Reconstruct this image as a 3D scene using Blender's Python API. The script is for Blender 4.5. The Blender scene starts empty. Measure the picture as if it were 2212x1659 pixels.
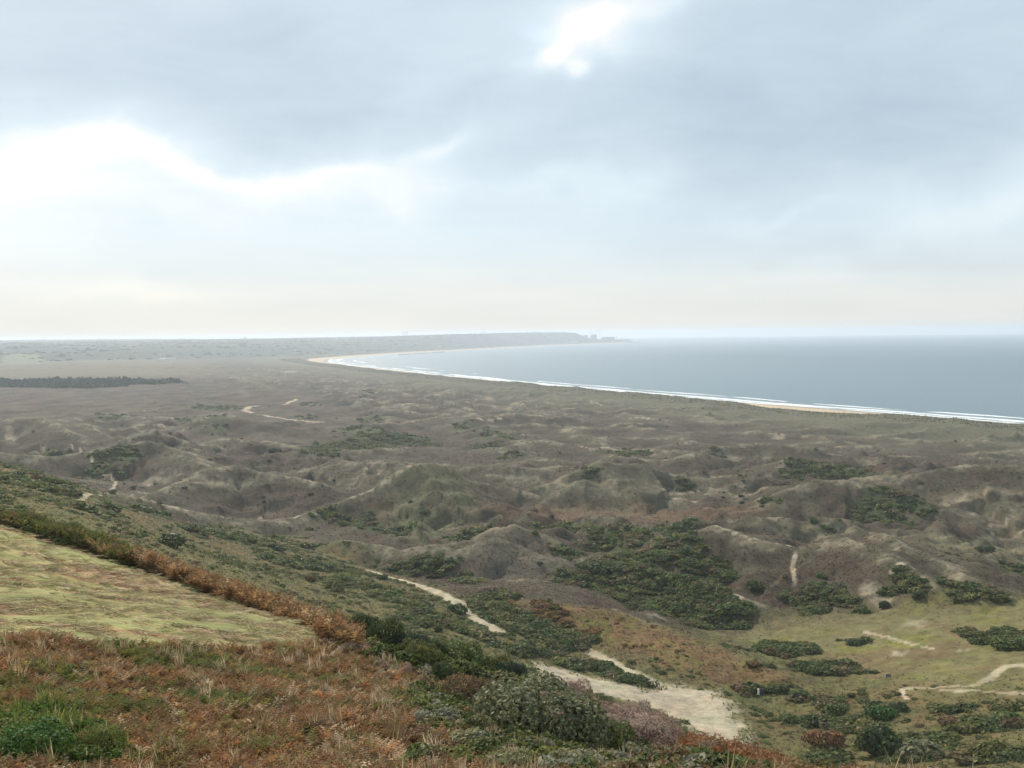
import bpy, bmesh, math, random
import numpy as np
from mathutils import Vector, Matrix

random.seed(7)
rng = np.random.default_rng(11)
sc = bpy.context.scene
C = sc.collection

# ------------------------------------------------------------------ camera
FL, CX, CY = 2212.0, 1106.0, 829.5
CAMZ = 105.0
pitch = math.atan(110.5 / 2212); roll = math.radians(0.69)
cp, sp, cr, sr = math.cos(pitch), math.sin(pitch), math.cos(roll), math.sin(roll)
Fv = np.array([0, cp, -sp]); R0 = np.array([1.0, 0, 0]); U0 = np.array([0, sp, cp])
Rv = R0 * cr - U0 * sr; Uv = U0 * cr + R0 * sr
camd = bpy.data.cameras.new('camera'); cam = bpy.data.objects.new('camera', camd); C.objects.link(cam)
camd.sensor_width = 36; camd.lens = 36.0; camd.clip_start = 0.3; camd.clip_end = 120000
cam.matrix_world = Matrix(((Rv[0], Uv[0], -Fv[0], 0), (Rv[1], Uv[1], -Fv[1], 0), (Rv[2], Uv[2], -Fv[2], CAMZ), (0, 0, 0, 1)))
sc.camera = cam
sc.render.engine = 'CYCLES'
try:
    sc.cycles.use_denoising = True
    sc.cycles.volume_bounces = 3
    sc.cycles.max_bounces = 6
    sc.cycles.transparent_max_bounces = 6
except Exception:
    pass

# ------------------------------------------------------------------ light
SUN_AZ, SUN_EL = math.radians(-24), math.radians(35)     # azimuth from +Y towards +X
sund = Vector((math.sin(SUN_AZ) * math.cos(SUN_EL), math.cos(SUN_AZ) * math.cos(SUN_EL), math.sin(SUN_EL)))
sl = bpy.data.lights.new('sun', 'SUN'); sl.energy = 5.0; sl.angle = math.radians(0.6); sl.color = (1.0, 0.91, 0.77)
so = bpy.data.objects.new('sun', sl); C.objects.link(so)
so.rotation_euler = sund.to_track_quat('Z', 'Y').to_euler()
so.location = (0, 0, 400)
sc.view_settings.view_transform = 'Standard'; sc.view_settings.look = 'None'
sc.view_settings.exposure = 0.0; sc.view_settings.gamma = 1.0
sc.view_settings.use_curve_mapping = False

def skydir(px, py):
    d = Fv + (px - CX) / FL * Rv - (py - CY) / FL * Uv
    return d / np.linalg.norm(d)

class NT:
    """tiny helper for node trees"""
    def __init__(s, nt): s.nt = nt; nt.nodes.clear()
    def n(s, t, **kw):
        x = s.nt.nodes.new(t)
        for k, v in kw.items(): setattr(x, k, v)
        return x
    def l(s, a, b): s.nt.links.new(a, b)
    def put(s, sock, v):
        if hasattr(v, 'links') or isinstance(v, bpy.types.NodeSocket): s.l(v, sock)
        else: sock.default_value = v
    def m(s, op, a, b=None, c=None, clamp=False):
        x = s.n('ShaderNodeMath', operation=op, use_clamp=clamp)
        for i, v in enumerate((a, b, c)):
            if v is not None: s.put(x.inputs[i], v)
        return x.outputs[0]
    def vm(s, op, a, b=None):
        x = s.n('ShaderNodeVectorMath', operation=op); s.put(x.inputs[0], a)
        if b is not None: s.put(x.inputs[1], b)
        return x.outputs[0] if op not in ('DOT_PRODUCT', 'LENGTH') else x.outputs['Value']
    def noise(s, vec, scale, detail=4, rough=0.55, dist=0.0):
        x = s.n('ShaderNodeTexNoise'); s.put(x.inputs['Vector'], vec)
        x.inputs['Scale'].default_value = scale; x.inputs['Detail'].default_value = detail
        x.inputs['Roughness'].default_value = rough; x.inputs['Distortion'].default_value = dist
        return x.outputs[0]
    def ramp(s, f, stops):
        x = s.n('ShaderNodeValToRGB'); s.put(x.inputs[0], f); e = x.color_ramp.elements
        while len(e) < len(stops): e.new(0.5)
        for i, (p, c) in enumerate(stops): e[i].position = p; e[i].color = (*c, 1)
        return x.outputs[0]
    def mix(s, f, a, b, mode='MIX'):
        x = s.n('ShaderNodeMix', data_type='RGBA', blend_type=mode); s.put(x.inputs[0], f)
        for i, v in ((6, a), (7, b)):
            s.put(x.inputs[i], (*v, 1) if isinstance(v, tuple) and len(v) == 3 else v)
        return x.outputs[2]
    def ss(s, v, lo, hi):
        x = s.n('ShaderNodeMapRange', interpolation_type='SMOOTHSTEP'); s.put(x.inputs[0], v)
        x.inputs[1].default_value = lo; x.inputs[2].default_value = hi
        return x.outputs[0]

# ------------------------------------------------------------------ sky
world = bpy.data.worlds.new('World'); sc.world = world; world.use_nodes = True
w = NT(world.node_tree)
tc = w.n('ShaderNodeTexCoord'); vdir = w.vm('NORMALIZE', tc.outputs['Generated'])
sky = w.n('ShaderNodeTexSky', sky_type='NISHITA', sun_disc=False, sun_elevation=SUN_EL, sun_rotation=SUN_AZ, altitude=100)
sep = w.n('ShaderNodeSeparateXYZ'); w.l(vdir, sep.inputs[0])
zz = w.m('MAXIMUM', sep.outputs[2], 0.0)
# cloud deck coordinates: a flat layer overhead, so bands close up towards the horizon
den = w.m('ADD', zz, 0.13)
cx = w.m('DIVIDE', sep.outputs[0], den); cy = w.m('DIVIDE', sep.outputs[1], den)
cv = w.n('ShaderNodeCombineXYZ'); w.l(cx, cv.inputs[0]); w.l(cy, cv.inputs[1]); cv.inputs[2].default_value = 3.7
n_big = w.noise(cv.outputs[0], 0.75, 5, 0.5, 0.4)
n_sm = w.noise(cv.outputs[0], 3.1, 7, 0.6, 0.5)
stv = w.vm('MULTIPLY', vdir, (3.0, 3.0, 9.0))
n_edge = w.noise(stv, 1.6, 6, 0.6, 0.3)
# direction bent by noise so that cloud edges wander
nz3 = w.n('ShaderNodeTexNoise'); w.l(vdir, nz3.inputs['Vector']); nz3.inputs['Scale'].default_value = 7.0; nz3.inputs['Detail'].default_value = 6
off = w.vm('MULTIPLY', w.vm('SUBTRACT', nz3.outputs[1], (0.5, 0.5, 0.5)), (0.14, 0.14, 0.10))
wdir = w.vm('ADD', vdir, off)
def blob(px, py, wpx, hpx, amp, tilt=0.0, soft=1.0):
    c = skydir(px, py)
    up = np.array([0, 0, 1.0]); rt = np.cross(c, up); rt /= np.linalg.norm(rt); u2 = np.cross(rt, c)
    t = math.radians(tilt); a = rt * math.cos(t) + u2 * math.sin(t); b = -rt * math.sin(t) + u2 * math.cos(t)
    d = w.vm('SUBTRACT', wdir, tuple(c))
    da = w.vm('DOT_PRODUCT', d, tuple(a / (wpx / FL))); db = w.vm('DOT_PRODUCT', d, tuple(b / (hpx / FL)))
    dc = w.vm('DOT_PRODUCT', d, tuple(c * 1.5))
    q = w.m('ADD', w.m('ADD', w.m('MULTIPLY', da, da), w.m('MULTIPLY', db, db)), w.m('MULTIPLY', dc, dc))
    g = w.m('POWER', w.m('DIVIDE', 1.0, w.m('ADD', 1.0, w.m('POWER', q, 1.6 * soft))), 1.3)
    return w.m('MULTIPLY', g, amp)
# broad brightness by height above the horizon
base = w.ramp(zz, [(0.0, (.68,) * 3), (0.07, (.60,) * 3), (0.13, (.50,) * 3), (0.22, (.38,) * 3), (0.45, (.36,) * 3), (1.0, (.33,) * 3)])
L = w.m('ADD', base, w.m('MULTIPLY', w.m('SUBTRACT', n_big, 0.5), 0.22))
L = w.m('ADD', L, w.m('MULTIPLY', w.m('MULTIPLY', w.m('SUBTRACT', n_sm, 0.5), w.ss(zz, 0.03, 0.2)), 0.24))
BL = [
    (1238, 30, 105, 62, .48, 8, .75), (1160, 112, 48, 32, .36, 40), (1215, 150, 22, 30, .3, 80), (1330, 90, 90, 40, .16, 0, .7), (1440, -20, 170, 50, .24, 5),
    (225, 312, 120, 36, .38, -6, .65), (20, 350, 130, 46, .32, 8, .65), (440, 360, 170, 22, .24, -9, .65), (680, 388, 180, 22, .25, -3, .65), (250, 420, 300, 40, .10, -6), (300, 620, 170, 16, .06, -3),
    (930, 345, 110, 24, .22, 14, .7), (800, 425, 220, 34, .12, 0), (1290, 400, 180, 32, .16, 6), (60, 470, 200, 90, .12, 0),
    (350, 600, 130, 24, .07, -4), (2130, 430, 160, 34, .12, 10), (1680, 460, 130, 16, .08, 4),
    (560, 210, 420, 85, -.05, -4), (760, 265, 260, 40, -.08, 6), (1800, 300, 420, 90, -.17, 6), (1500, 190, 200, 40, -.06, -20), (620, 120, 260, 50, -.05, -8), (2100, 320, 280, 50, -.07, 12), (950, 190, 60, 110, .05, -50), (860, 220, 40, 110, .05, -40),
    (1700, 130, 320, 120, -.06, 0), (1900, 540, 330, 36, -.08, -3), (1560, 480, 300, 40, -.06, 3), (250, 130, 250, 90, -.03, 0),
]
for b in BL: L = w.m('ADD', L, blob(*b))
warmth = w.ss(zz, 0.0, 0.11)
cloud_cool = w.ramp(L, [(0.0, (.36, .45, .53)), (0.22, (.485, .595, .69)), (0.40, (.615, .73, .82)), (0.58, (.74, .86, .93)), (0.80, (.97, 1.0, 1.0)), (1.0, (1.45, 1.42, 1.36))])
cloud_warm = w.ramp(L, [(0.0, (.40, .46, .50)), (0.40, (.62, .67, .69)), (0.62, (.75, .78, .77)), (0.80, (.90, .90, .86)), (1.0, (1.2, 1.18, 1.1))])
cloud = w.mix(warmth, cloud_warm, cloud_cool)
nish = w.mix(1.0, sky.outputs[0], (0.15, 0.15, 0.15), 'MULTIPLY')
hole = blob(1132, 50, 24, 50, .40, 80, 1.4)
cover = w.m('SUBTRACT', 0.94, hole, clamp=True)
final = w.mix(cover, nish, cloud)
bg = w.n('ShaderNodeBackground'); w.l(final, bg.inputs[0]); bg.inputs[1].default_value = 1.0
wo = w.n('ShaderNodeOutputWorld'); w.l(bg.outputs[0], wo.inputs[0])

# ------------------------------------------------------------------ maths helpers
_perm = rng.permutation(512)
_perm = np.concatenate([_perm, _perm])
_ang = rng.random(512) * 2 * np.pi
_gx, _gy = np.cos(_ang), np.sin(_ang)
def pn(x, y, s=0):
    x = np.asarray(x, float) + s * 17.31; y = np.asarray(y, float) - s * 9.77
    xi = np.floor(x).astype(np.int64); yi = np.floor(y).astype(np.int64)
    xf = x - xi; yf = y - yi
    u = xf * xf * xf * (xf * (xf * 6 - 15) + 10); v = yf * yf * yf * (yf * (yf * 6 - 15) + 10)
    def g(ix, iy, dx, dy):
        h = _perm[(_perm[(ix + s) & 511] + iy) & 511]
        return _gx[h] * dx + _gy[h] * dy
    a = g(xi, yi, xf, yf); b = g(xi + 1, yi, xf - 1, yf)
    c = g(xi, yi + 1, xf, yf - 1); d = g(xi + 1, yi + 1, xf - 1, yf - 1)
    return 1.45 * ((a + (b - a) * u) * (1 - v) + (c + (d - c) * u) * v)
def fbm(x, y, s=0, o=4, g=.5):
    t = 0; a = 1; n = 0
    for i in range(o):
        t = t + a * pn(x * 2 ** i, y * 2 ** i, s + i * 3); n += a; a *= g
    return t / n
def sst(v, lo, hi):
    t = np.clip((v - lo) / (hi - lo), 0, 1); return t * t * (3 - 2 * t)
def curv(x, y): return (x * x + y * y) / (2 * 6.371e6)
def ray(px, py): return Fv + (px - CX) / FL * Rv - (py - CY) / FL * Uv
def P(px, py, d):
    r = ray(px, py); h = math.hypot(r[0], r[1]); return np.array([0, 0, CAMZ]) + r * (d / h)
def Pz(px, py, z):
    r = ray(px, py); t = (z - CAMZ) / r[2]; return r * t + np.array([0, 0, CAMZ])
def polydist(x, y, pts):
    """unsigned distance to a polyline and the parameter (index) of the nearest point"""
    best = np.full(np.shape(x), 1e12); par = np.zeros(np.shape(x))
    for i in range(len(pts) - 1):
        ax, ay = pts[i][0], pts[i][1]; bx, by = pts[i + 1][0], pts[i + 1][1]
        dx, dy = bx - ax, by - ay; L2 = dx * dx + dy * dy + 1e-9
        t = np.clip(((x - ax) * dx + (y - ay) * dy) / L2, 0, 1)
        q = (x - ax - t * dx) ** 2 + (y - ay - t * dy) ** 2
        m = q < best; best = np.where(m, q, best); par = np.where(m, i + t, par)
    return np.sqrt(best), par
def inside(x, y, pts):
    c = np.zeros(np.shape(x), bool); n = len(pts); j = n - 1
    for i in range(n):
        xi, yi, xj, yj = pts[i][0], pts[i][1], pts[j][0], pts[j][1]
        c ^= ((yi > y) != (yj > y)) & (x < (xj - xi) * (y - yi) / (yj - yi + 1e-12) + xi); j = i
    return c

# ------------------------------------------------------------------ coast and base heights
COAST = [(9000, -14000), (2500, -2500), (1500, -600), (1030, 250), (553, 1106), (335, 1500), (160, 1860), (0, 2190), (-190, 2620), (-360, 3060),
         (-560, 3560), (-730, 4050), (-800, 4500), (-730, 5000), (-545, 5850), (-311, 6500), (-20, 7400), (361, 8500), (825, 9400),
         (1290, 10250), (1330, 10500), (1100, 11200), (500, 12800), (-500, 14500), (-4000, 17000)]
LANDPOLY = COAST + [(-30000, 17000), (-30000, -14000)]
def coast_s(x, y):
    d, _ = polydist(x, y, COAST)
    return np.where(inside(x, y, LANDPOLY), d, -d)
FOOT = [(-9000, 1500), (-5000, 2300), (-3000, 2750), (-1900, 3250), (-1350, 3900), (-1050, 4600), (-760, 5300), (-600, 5900), (-360, 6560), (-70, 7460), (310, 8560),
        (780, 9480), (1230, 10300), (1290, 10480), (1000, 11300), (400, 12900), (-600, 14600), (-4000, 17000)]
FOOTPOLY = FOOT + [(-30000, 17000), (-30000, 1500)]
def far_base(x, y, s):
    n = fbm(x / 260, y / 260, 21, 3)
    z = np.where(s < 0, np.maximum(-9, s * 0.035), 3.2 * sst(s, 0, 80))
    crest = 0.62 + 0.55 * pn(x / 75, y / 75, 4) + 0.5 * pn(x / 26, y / 26, 8)
    dip = 1 - 0.85 * np.exp(-(((x - 385) / 95) ** 2 + ((y - 1290) / 150) ** 2))
    z = z + sst(s, 82, 118) * (3.6 + 3.2 * dip) * dip ** .5 + 5.2 * np.exp(-((s - 138) / 34.0) ** 2) * np.clip(crest, .15, 1.6) * dip
    z = z + 15.2 * sst(s, 200, 900)
    d, par = polydist(x, y, FOOT)
    t = np.where(inside(x, y, FOOTPOLY), d, -d)
    top = np.interp(x, [-5000, -2500, -1200, -300, 300, 560, 650, 740, 830, 1300], [48, 56, 64, 80, 86, 88, 80, 40, 22, 17])
    wdt = np.interp(x, [-3000, -1200, -500, 500, 700, 800], [2900, 1900, 800, 480, 300, 70])
    hill = top * (.3 * sst(t, 0, np.minimum(wdt, 450)) + .7 * sst(t, 0, wdt)) + 24 * sst(t, 3300, 5500) * (x < -500)
    hill = hill * (1 + 0.09 * fbm(x / 500, y / 500, 31, 3)) + sst(t, 100, 600) * 3.0 * np.maximum(0, fbm(x / 70, y / 160, 33, 3)) * 2.2
    return z + np.maximum(hill, 0) + n * 1.5 * sst(s, 200, 500)

# ground points of the hill the camera stands on and of its foot: picture position and distance
CTRL = [
 # near rows
 (-300, 1659, 21), (0, 1659, 21), (550, 1659, 22.5), (1106, 1659, 25), (1400, 1659, 28), (1650, 1659, 33),
 (-400, 1480, 31), (0, 1500, 30), (400, 1500, 32), (800, 1540, 31), (1150, 1580, 32),
 (-400, 1350, 45), (0, 1350, 43), (300, 1372, 43), (560, 1385, 45), (750, 1400, 46), (900, 1480, 40), (1200, 1600, 36),
 (-400, 1240, 60), (0, 1240, 58), (300, 1300, 54),
 # brow of the hill
 (-500, 1075, 84), (-250, 1100, 80), (0, 1136, 76), (200, 1188, 72), (400, 1255, 68), (600, 1325, 60), (700, 1362, 56), (800, 1400, 54), (900, 1440, 52),
 (1000, 1475, 50), (1100, 1505, 48), (1200, 1545, 46), (1300, 1585, 44), (1400, 1610, 42), (1500, 1632, 40), (1600, 1655, 38), (1750, 1700, 37),
 # falls away just beyond
 (-300, 1150, 110), (0, 1190, 108), (200, 1250, 102), (400, 1310, 96), (600, 1390, 88), (800, 1480, 80), (1000, 1560, 76), (1200, 1640, 72), (1400, 1700, 68), (1600, 1740, 66), (1800, 1770, 66),
 # lower slope, seen again
 (-300, 1040, 210), (0, 1060, 200), (120, 1085, 215), (250, 1110, 255), (0, 1000, 330), (-200, 985, 330), (100, 1025, 380), (240, 1063, 470), (-300, 990, 520),
 (350, 1165, 240), (450, 1195, 228), (600, 1255, 208), (700, 1292, 196), (800, 1335, 184), (900, 1375, 174), (1000, 1405, 166), (1100, 1445, 158), (1200, 1500, 152), (1300, 1560, 140), (1450, 1640, 120),
 (330, 1125, 360), (420, 1118, 430), (650, 1118, 440), (500, 1142, 372), (600, 1180, 318), (700, 1222, 288), (760, 1232, 290),
 (850, 1250, 290), (940, 1275, 273), (1040, 1340, 245), (1150, 1400, 222), (1000, 1350, 232), (900, 1320, 225), (760, 1290, 232),
 (1200, 1450, 203), (1330, 1480, 199), (1450, 1490, 202), (1450, 1530, 189), (1560, 1510, 196), (1610, 1600, 174), (1640, 1497, 206),
 (1700, 1659, 160), (1850, 1600, 176), (2000, 1659, 150), (2212, 1659, 140), (2400, 1640, 140), (1900, 1530, 196), (2200, 1540, 188), (2450, 1500, 196), (1750, 1720, 105), (2100, 1750, 100),
 (1350, 1425, 222), (1250, 1385, 235), (1060, 1290, 262), (1200, 1300, 258), (1330, 1322, 252), (1450, 1362, 240), (1600, 1415, 226), (1720, 1465, 216),
 (1250, 1275, 285), (1400, 1360, 262), (1560, 1375, 256), (1700, 1400, 246), (1850, 1440, 228), (2050, 1450, 222), (2250, 1440, 222),
 (1700, 1320, 282), (1900, 1310, 284), (2200, 1300, 284), (2500, 1300, 284), (2300, 1380, 250),
 (-700, 1000, 300), (-700, 1100, 120), (-700, 1500, 30),
]
fcx, fcy, fcz = [], [], []
for (px, py, d) in CTRL:
    p = P(px, py, d); fcx.append(p[0]); fcy.append(p[1]); fcz.append(p[2])
def polar(az, d, z):
    a = math.radians(az); fcx.append(math.sin(a) * d); fcy.append(math.cos(a) * d); fcz.append(z)
for az in range(-180, 180, 30):
    polar(az, 1.2, 103.3); polar(az, 5, 102.6 if abs(az) < 70 else 103.2)
for az in (-16, 0, 16): polar(az, 12, 99.6)
for az, ds in ((60, [(20, 97), (60, 78), (150, 45), (320, 26)]), (90, [(20, 99), (60, 84), (150, 52), (320, 26)]), (125, [(20, 102), (80, 92), (300, 50)]), (150, [(20, 103), (80, 101), (300, 96)]), (-60, [(20, 99), (80, 92), (300, 80)]), (-90, [(20, 102), (80, 99), (300, 92)]), (-125, [(20, 103), (80, 104), (300, 108)]), (180, [(20, 104), (80, 106), (300, 110)]), (-150, [(20, 104), (80, 106), (300, 110)])):
    for d, z in ds: polar(az, d, z)
def plainz(x, y):
    s = coast_s(np.array([x]), np.array([y])); return float(far_base(np.array([x]), np.array([y]), s)[0])
for px in range(500, 2900, 200):
    for z in (0,):
        for d in (400 if px < 900 else 340, 470, 640, 820):
            r = ray(px, 1000); h = math.hypot(r[0], r[1]); x, y = r[0] / h * d, r[1] / h * d
            fcx.append(x); fcy.append(y); fcz.append(min(28.0, plainz(x, y)))
for px in (-700, -400, -150, 100, 300):
    for d in (700, 850):
        r = ray(px, 1000); h = math.hypot(r[0], r[1]); x, y = r[0] / h * d, r[1] / h * d
        fcx.append(x); fcy.append(y); fcz.append(28 + max(0, (-px) * .02))
fcx, fcy, fcz = map(np.array, (fcx, fcy, fcz))
def uv(x, y):
    return np.log(np.maximum(np.hypot(x, y), 1.0)), np.arctan2(x, y) * 1.6
def tps(r2): return 0.5 * r2 * np.log(r2 + 1e-12)
cu, cvv = uv(fcx, fcy); n = len(cu)
K = tps((cu[:, None] - cu) ** 2 + (cvv[:, None] - cvv) ** 2) + np.eye(n) * 2e-4
Pm = np.c_[np.ones(n), cu, cvv]
A = np.block([[K, Pm], [Pm.T, np.zeros((3, 3))]])
wts = np.linalg.solve(A, np.r_[fcz, 0, 0, 0])
gu = np.linspace(0, math.log(1000), 260); gv = np.linspace(-math.pi * 1.6, math.pi * 1.6, 520)
GU, GV = np.meshgrid(gu, gv, indexing='ij')
GZ = wts[n] + wts[n + 1] * GU + wts[n + 2] * GV
for k in range(n): GZ = GZ + wts[k] * tps((GU - cu[k]) ** 2 + (GV - cvv[k]) ** 2)
def bil(G, gu, gv, u, v):
    fu = np.interp(u, gu, np.arange(len(gu))); fv = np.interp(v, gv, np.arange(len(gv)))
    i = np.minimum(fu.astype(int), len(gu) - 2); j = np.minimum(fv.astype(int), len(gv) - 2)
    a = fu - i; b = fv - j
    return (G[i, j] * (1 - a) + G[i + 1, j] * a) * (1 - b) + (G[i, j + 1] * (1 - a) + G[i + 1, j + 1] * a) * b

# crest lines of the dunes that can be told apart: picture position, distance
CREST = [
 [(560, 1122, 425), (640, 1116, 432), (700, 1098, 442), (760, 1073, 452), (800, 1058, 458), (850, 1028, 464), (885, 1004, 468), (930, 999, 472), (975, 1010, 476), (1010, 1034, 480), (1060, 1046, 486), (1120, 1054, 490), (1190, 1078, 486)],
 [(1150, 1050, 505), (1200, 1040, 510), (1245, 1014, 516), (1290, 992, 520), (1335, 999, 528), (1400, 1000, 540), (1450, 1028, 540), (1530, 1052, 530), (1600, 1070, 510)],
 [(1190, 1075, 478), (1235, 1046, 484), (1262, 1034, 488), (1300, 1052, 484), (1340, 1064, 480)],
 [(880, 1183, 338), (960, 1172, 342), (1020, 1166, 344), (1062, 1141, 347), (1110, 1130, 348), (1158, 1150, 344), (1200, 1174, 338), (1245, 1203, 330), (1295, 1226, 322)],
 [(740, 1165, 352), (830, 1180, 340), (900, 1196, 330), (985, 1186, 326), (1040, 1168, 326), (1070, 1162, 326), (1130, 1184, 322), (1200, 1210, 314)],
 [(150, 985, 650), (200, 973, 670), (245, 960, 685), (292, 936, 700), (338, 925, 706), (388, 948, 704), (432, 974, 690), (480, 996, 660)],
 [(0, 975, 600), (110, 985, 590), (240, 968, 600), (320, 950, 610), (370, 965, 600), (420, 1000, 560)],
 [(280, 1082, 455), (340, 1060, 470), (405, 1038, 486), (450, 1010, 505), (515, 1004, 515), (565, 1022, 505), (640, 1030, 500), (700, 1042, 490)],
 [(215, 1070, 395), (260, 1066, 400), (330, 1080, 405), (400, 1100, 410), (480, 1116, 415), (560, 1122, 420)],
 [(1690, 1062, 470), (1758, 1036, 480), (1832, 1035, 486), (1905, 1052, 480), (1965, 1072, 470)],
 [(1850, 1030, 520), (1990, 1020, 520), (2080, 1000, 530), (2200, 1006, 530)],
 [(1548, 1133, 345), (1630, 1162, 338), (1717, 1184, 332), (1760, 1172, 334), (1823, 1158, 332), (1880, 1180, 318), (1929, 1206, 306), (1985, 1236, 296), (2040, 1258, 288), (2130, 1272, 284)],
 [(1900, 1150, 350), (1985, 1190, 330), (2060, 1226, 315), (2110, 1250, 300)],
 [(1240, 1222, 316), (1320, 1218, 314), (1400, 1222, 308), (1480, 1246, 298), (1560, 1270, 290), (1620, 1300, 280)],
 [(1050, 1292, 262), (1130, 1302, 258), (1200, 1306, 254), (1330, 1322, 250), (1450, 1360, 240), (1600, 1412, 226), (1700, 1458, 214)],
 [(1640, 1418, 244), (1720, 1402, 244), (1790, 1420, 238), (1850, 1440, 230)],
 [(1700, 990, 590), (1780, 1000, 580), (1860, 1012, 570)], [(1000, 905, 900), (1100, 890, 950), (1200, 900, 940)],
 [(1000, 1010, 560), (1080, 1002, 570), (1160, 1012, 565)], [(20, 905, 860), (90, 900, 860), (140, 925, 800), (190, 950, 760)],
 [(430, 905, 880), (480, 892, 900), (540, 905, 880)], [(1470, 985, 640), (1560, 962, 680), (1640, 955, 700), (1750, 965, 690)],
 [(400, 965, 690), (480, 945, 730), (560, 950, 720), (640, 962, 700)], [(730, 990, 580), (790, 1000, 560), (850, 995, 560)],
]
FLATS = [(600, 893, 24, 150, 60), (626, 868, 23, 70, 60), (1950, 1390, 28, 330, 90), (1650, 1400, 28, 130, 60), (900, 1100, 27, 340, 26), (1450, 1530, 33, 320, 80), (1350, 1092, 27, 260, 22), (180, 830, 18, 260, 40)]
flat_e = []
for px, py, z, wpx, hpx in FLATS:
    c = Pz(px, py, z); D = math.hypot(c[0], c[1]); flat_e.append((c[0], c[1], wpx / FL * D, min(hpx / FL * D * D / (CAMZ - z), D * .5)))
def ell(x, y, e):
    cx_, cy_, a, b = e; D = math.hypot(cx_, cy_); rx, ry = cx_ / D, cy_ / D
    dr = (x - cx_) * rx + (y - cy_) * ry; dt = (x - cx_) * ry - (y - cy_) * rx
    return np.sqrt((dt / a) ** 2 + (dr / b) ** 2)
def height(x, y):
    r = np.hypot(x, y); s = coast_s(x, y)
    zf = far_base(x, y, s)
    u, v = uv(x, y); zn = bil(GZ, gu, gv, u, v)
    front = np.abs(np.arctan2(x, y)) < 1.2
    k = sst(r, 560, 860)
    z = zn * (1 - k) + zf * k
    z = np.where(s < 140, zf * sst(r, 300, 700) + z * (1 - sst(r, 300, 700)), z)
    # dunes
    th = np.arctan2(x, y)
    dm = sst(r, 290, 420) * sst(s, 120, 260) * (1 - sst(r, 3600, 4600)) * sst(46 - zn, 0, 14) * np.where(r > 700, 1, 1)
    dm = np.where(r > 900, sst(s, 120, 260) * (1 - sst(r, 2600, 4200)), dm)
    for e in flat_e: dm = dm * (0.12 + 0.88 * sst(ell(x, y, e), .7, 1.25))
    wx = x + 22 * pn(x / 80, y / 80, 41); wy = y + 22 * pn(x / 80, y / 80, 43)
    r1 = 1 - np.abs(pn(wx / 120, wy / 85, 45)) * 1.25; r2 = 1 - np.abs(pn(wx / 46, wy / 40, 47)) * 1.25; r3 = 1 - np.abs(pn(wx / 17, wy / 16, 49)) * 1.25
    big = 0.7 + 0.5 * pn(x / 330, y / 330, 51)
    far = 1 - .1 * sst(r, 900, 2400)
    amp = (6.6 + 4.2 * sst(r, 600, 1100)) * (np.clip(r1, 0, 1) ** 2 - .42) + 3.4 * (np.clip(r2, 0, 1) ** 2 - .4) * (0.5 + r1) + 1.0 * (r3 - .5)
    cm = sst(r1 * .6 + r2 * .45 + r3 * .12, .68, 1.05) * dm
    z = z + amp * dm * big * far * (0.36 + .64 * sst(r, 520, 820))
    # named crests
    cc = np.zeros_like(z)
    for line in CREST:
        pts = [P(a, b, d) for a, b, d in line]
        mx, my = np.mean([p[0] for p in pts]), np.mean([p[1] for p in pts]); ext = max(math.hypot(p[0] - mx, p[1] - my) for p in pts) + 90
        m = (x - mx) ** 2 + (y - my) ** 2 < ext * ext
        if not m.any(): continue
        xs = x[m] + 2.2 * pn(x[m] / 16, y[m] / 16, 61); ys = y[m] + 2.2 * pn(x[m] / 16, y[m] / 16, 63)
        d, par = polydist(xs, ys, pts)
        zc = np.interp(par, np.arange(len(pts)), [p[2] for p in pts])
        endf = np.minimum(par, len(pts) - 1 - par)
        steep = 0.35 + 0.15 * pn(xs / 26, ys / 26, 65) + .10 * pn(xs / 9, ys / 9, 67)
        zz_ = zc - (steep + .08) * 40 * (1 - np.exp(-(np.sqrt(d * d + 1.0) - 1.0) / 40)) - .15 + .9 * pn(x[m] / 19, y[m] / 15, 68) * sst(d, 3, 25)
        zt = z[m]; k_ = 1.6
        h_ = np.clip(0.5 + 0.5 * (zz_ - zt) / k_, 0, 1)
        z[m] = zt * (1 - h_) + zz_ * h_ + k_ * h_ * (1 - h_) * .5
        cc[m] = np.maximum(cc[m], h_ * (1 - sst(d, 0.5, 9)) + h_ * .34 * (1 - sst(d, 9, 42)))
    # smaller unevenness
    mid = sst(r, 95, 200) * (1 - sst(r, 800, 1500)) * sst(s, 100, 200)
    lot = np.ones_like(z)
    z = z + mid * (0.75 * fbm(x / 10, y / 10, 71, 3) * (.35 + .65 * sst(r, 230, 400)) + .3 * pn(x / 2.5, y / 2.5, 73)) * lot
    z = z + sst(r, 700, 1300) * sst(s, 100, 250) * (1 - sst(r, 2600, 4000)) * 1.6 * fbm(x / 24, y / 24, 75, 2)
    z = z + (1 - sst(r, 90, 160)) * sst(r, 6, 14) * (.22 * fbm(x / 3.2, y / 3.2, 77, 3) + .45 * pn(x / 13, y / 13, 79))
    return z, s, np.maximum(cm, cc)

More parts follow.
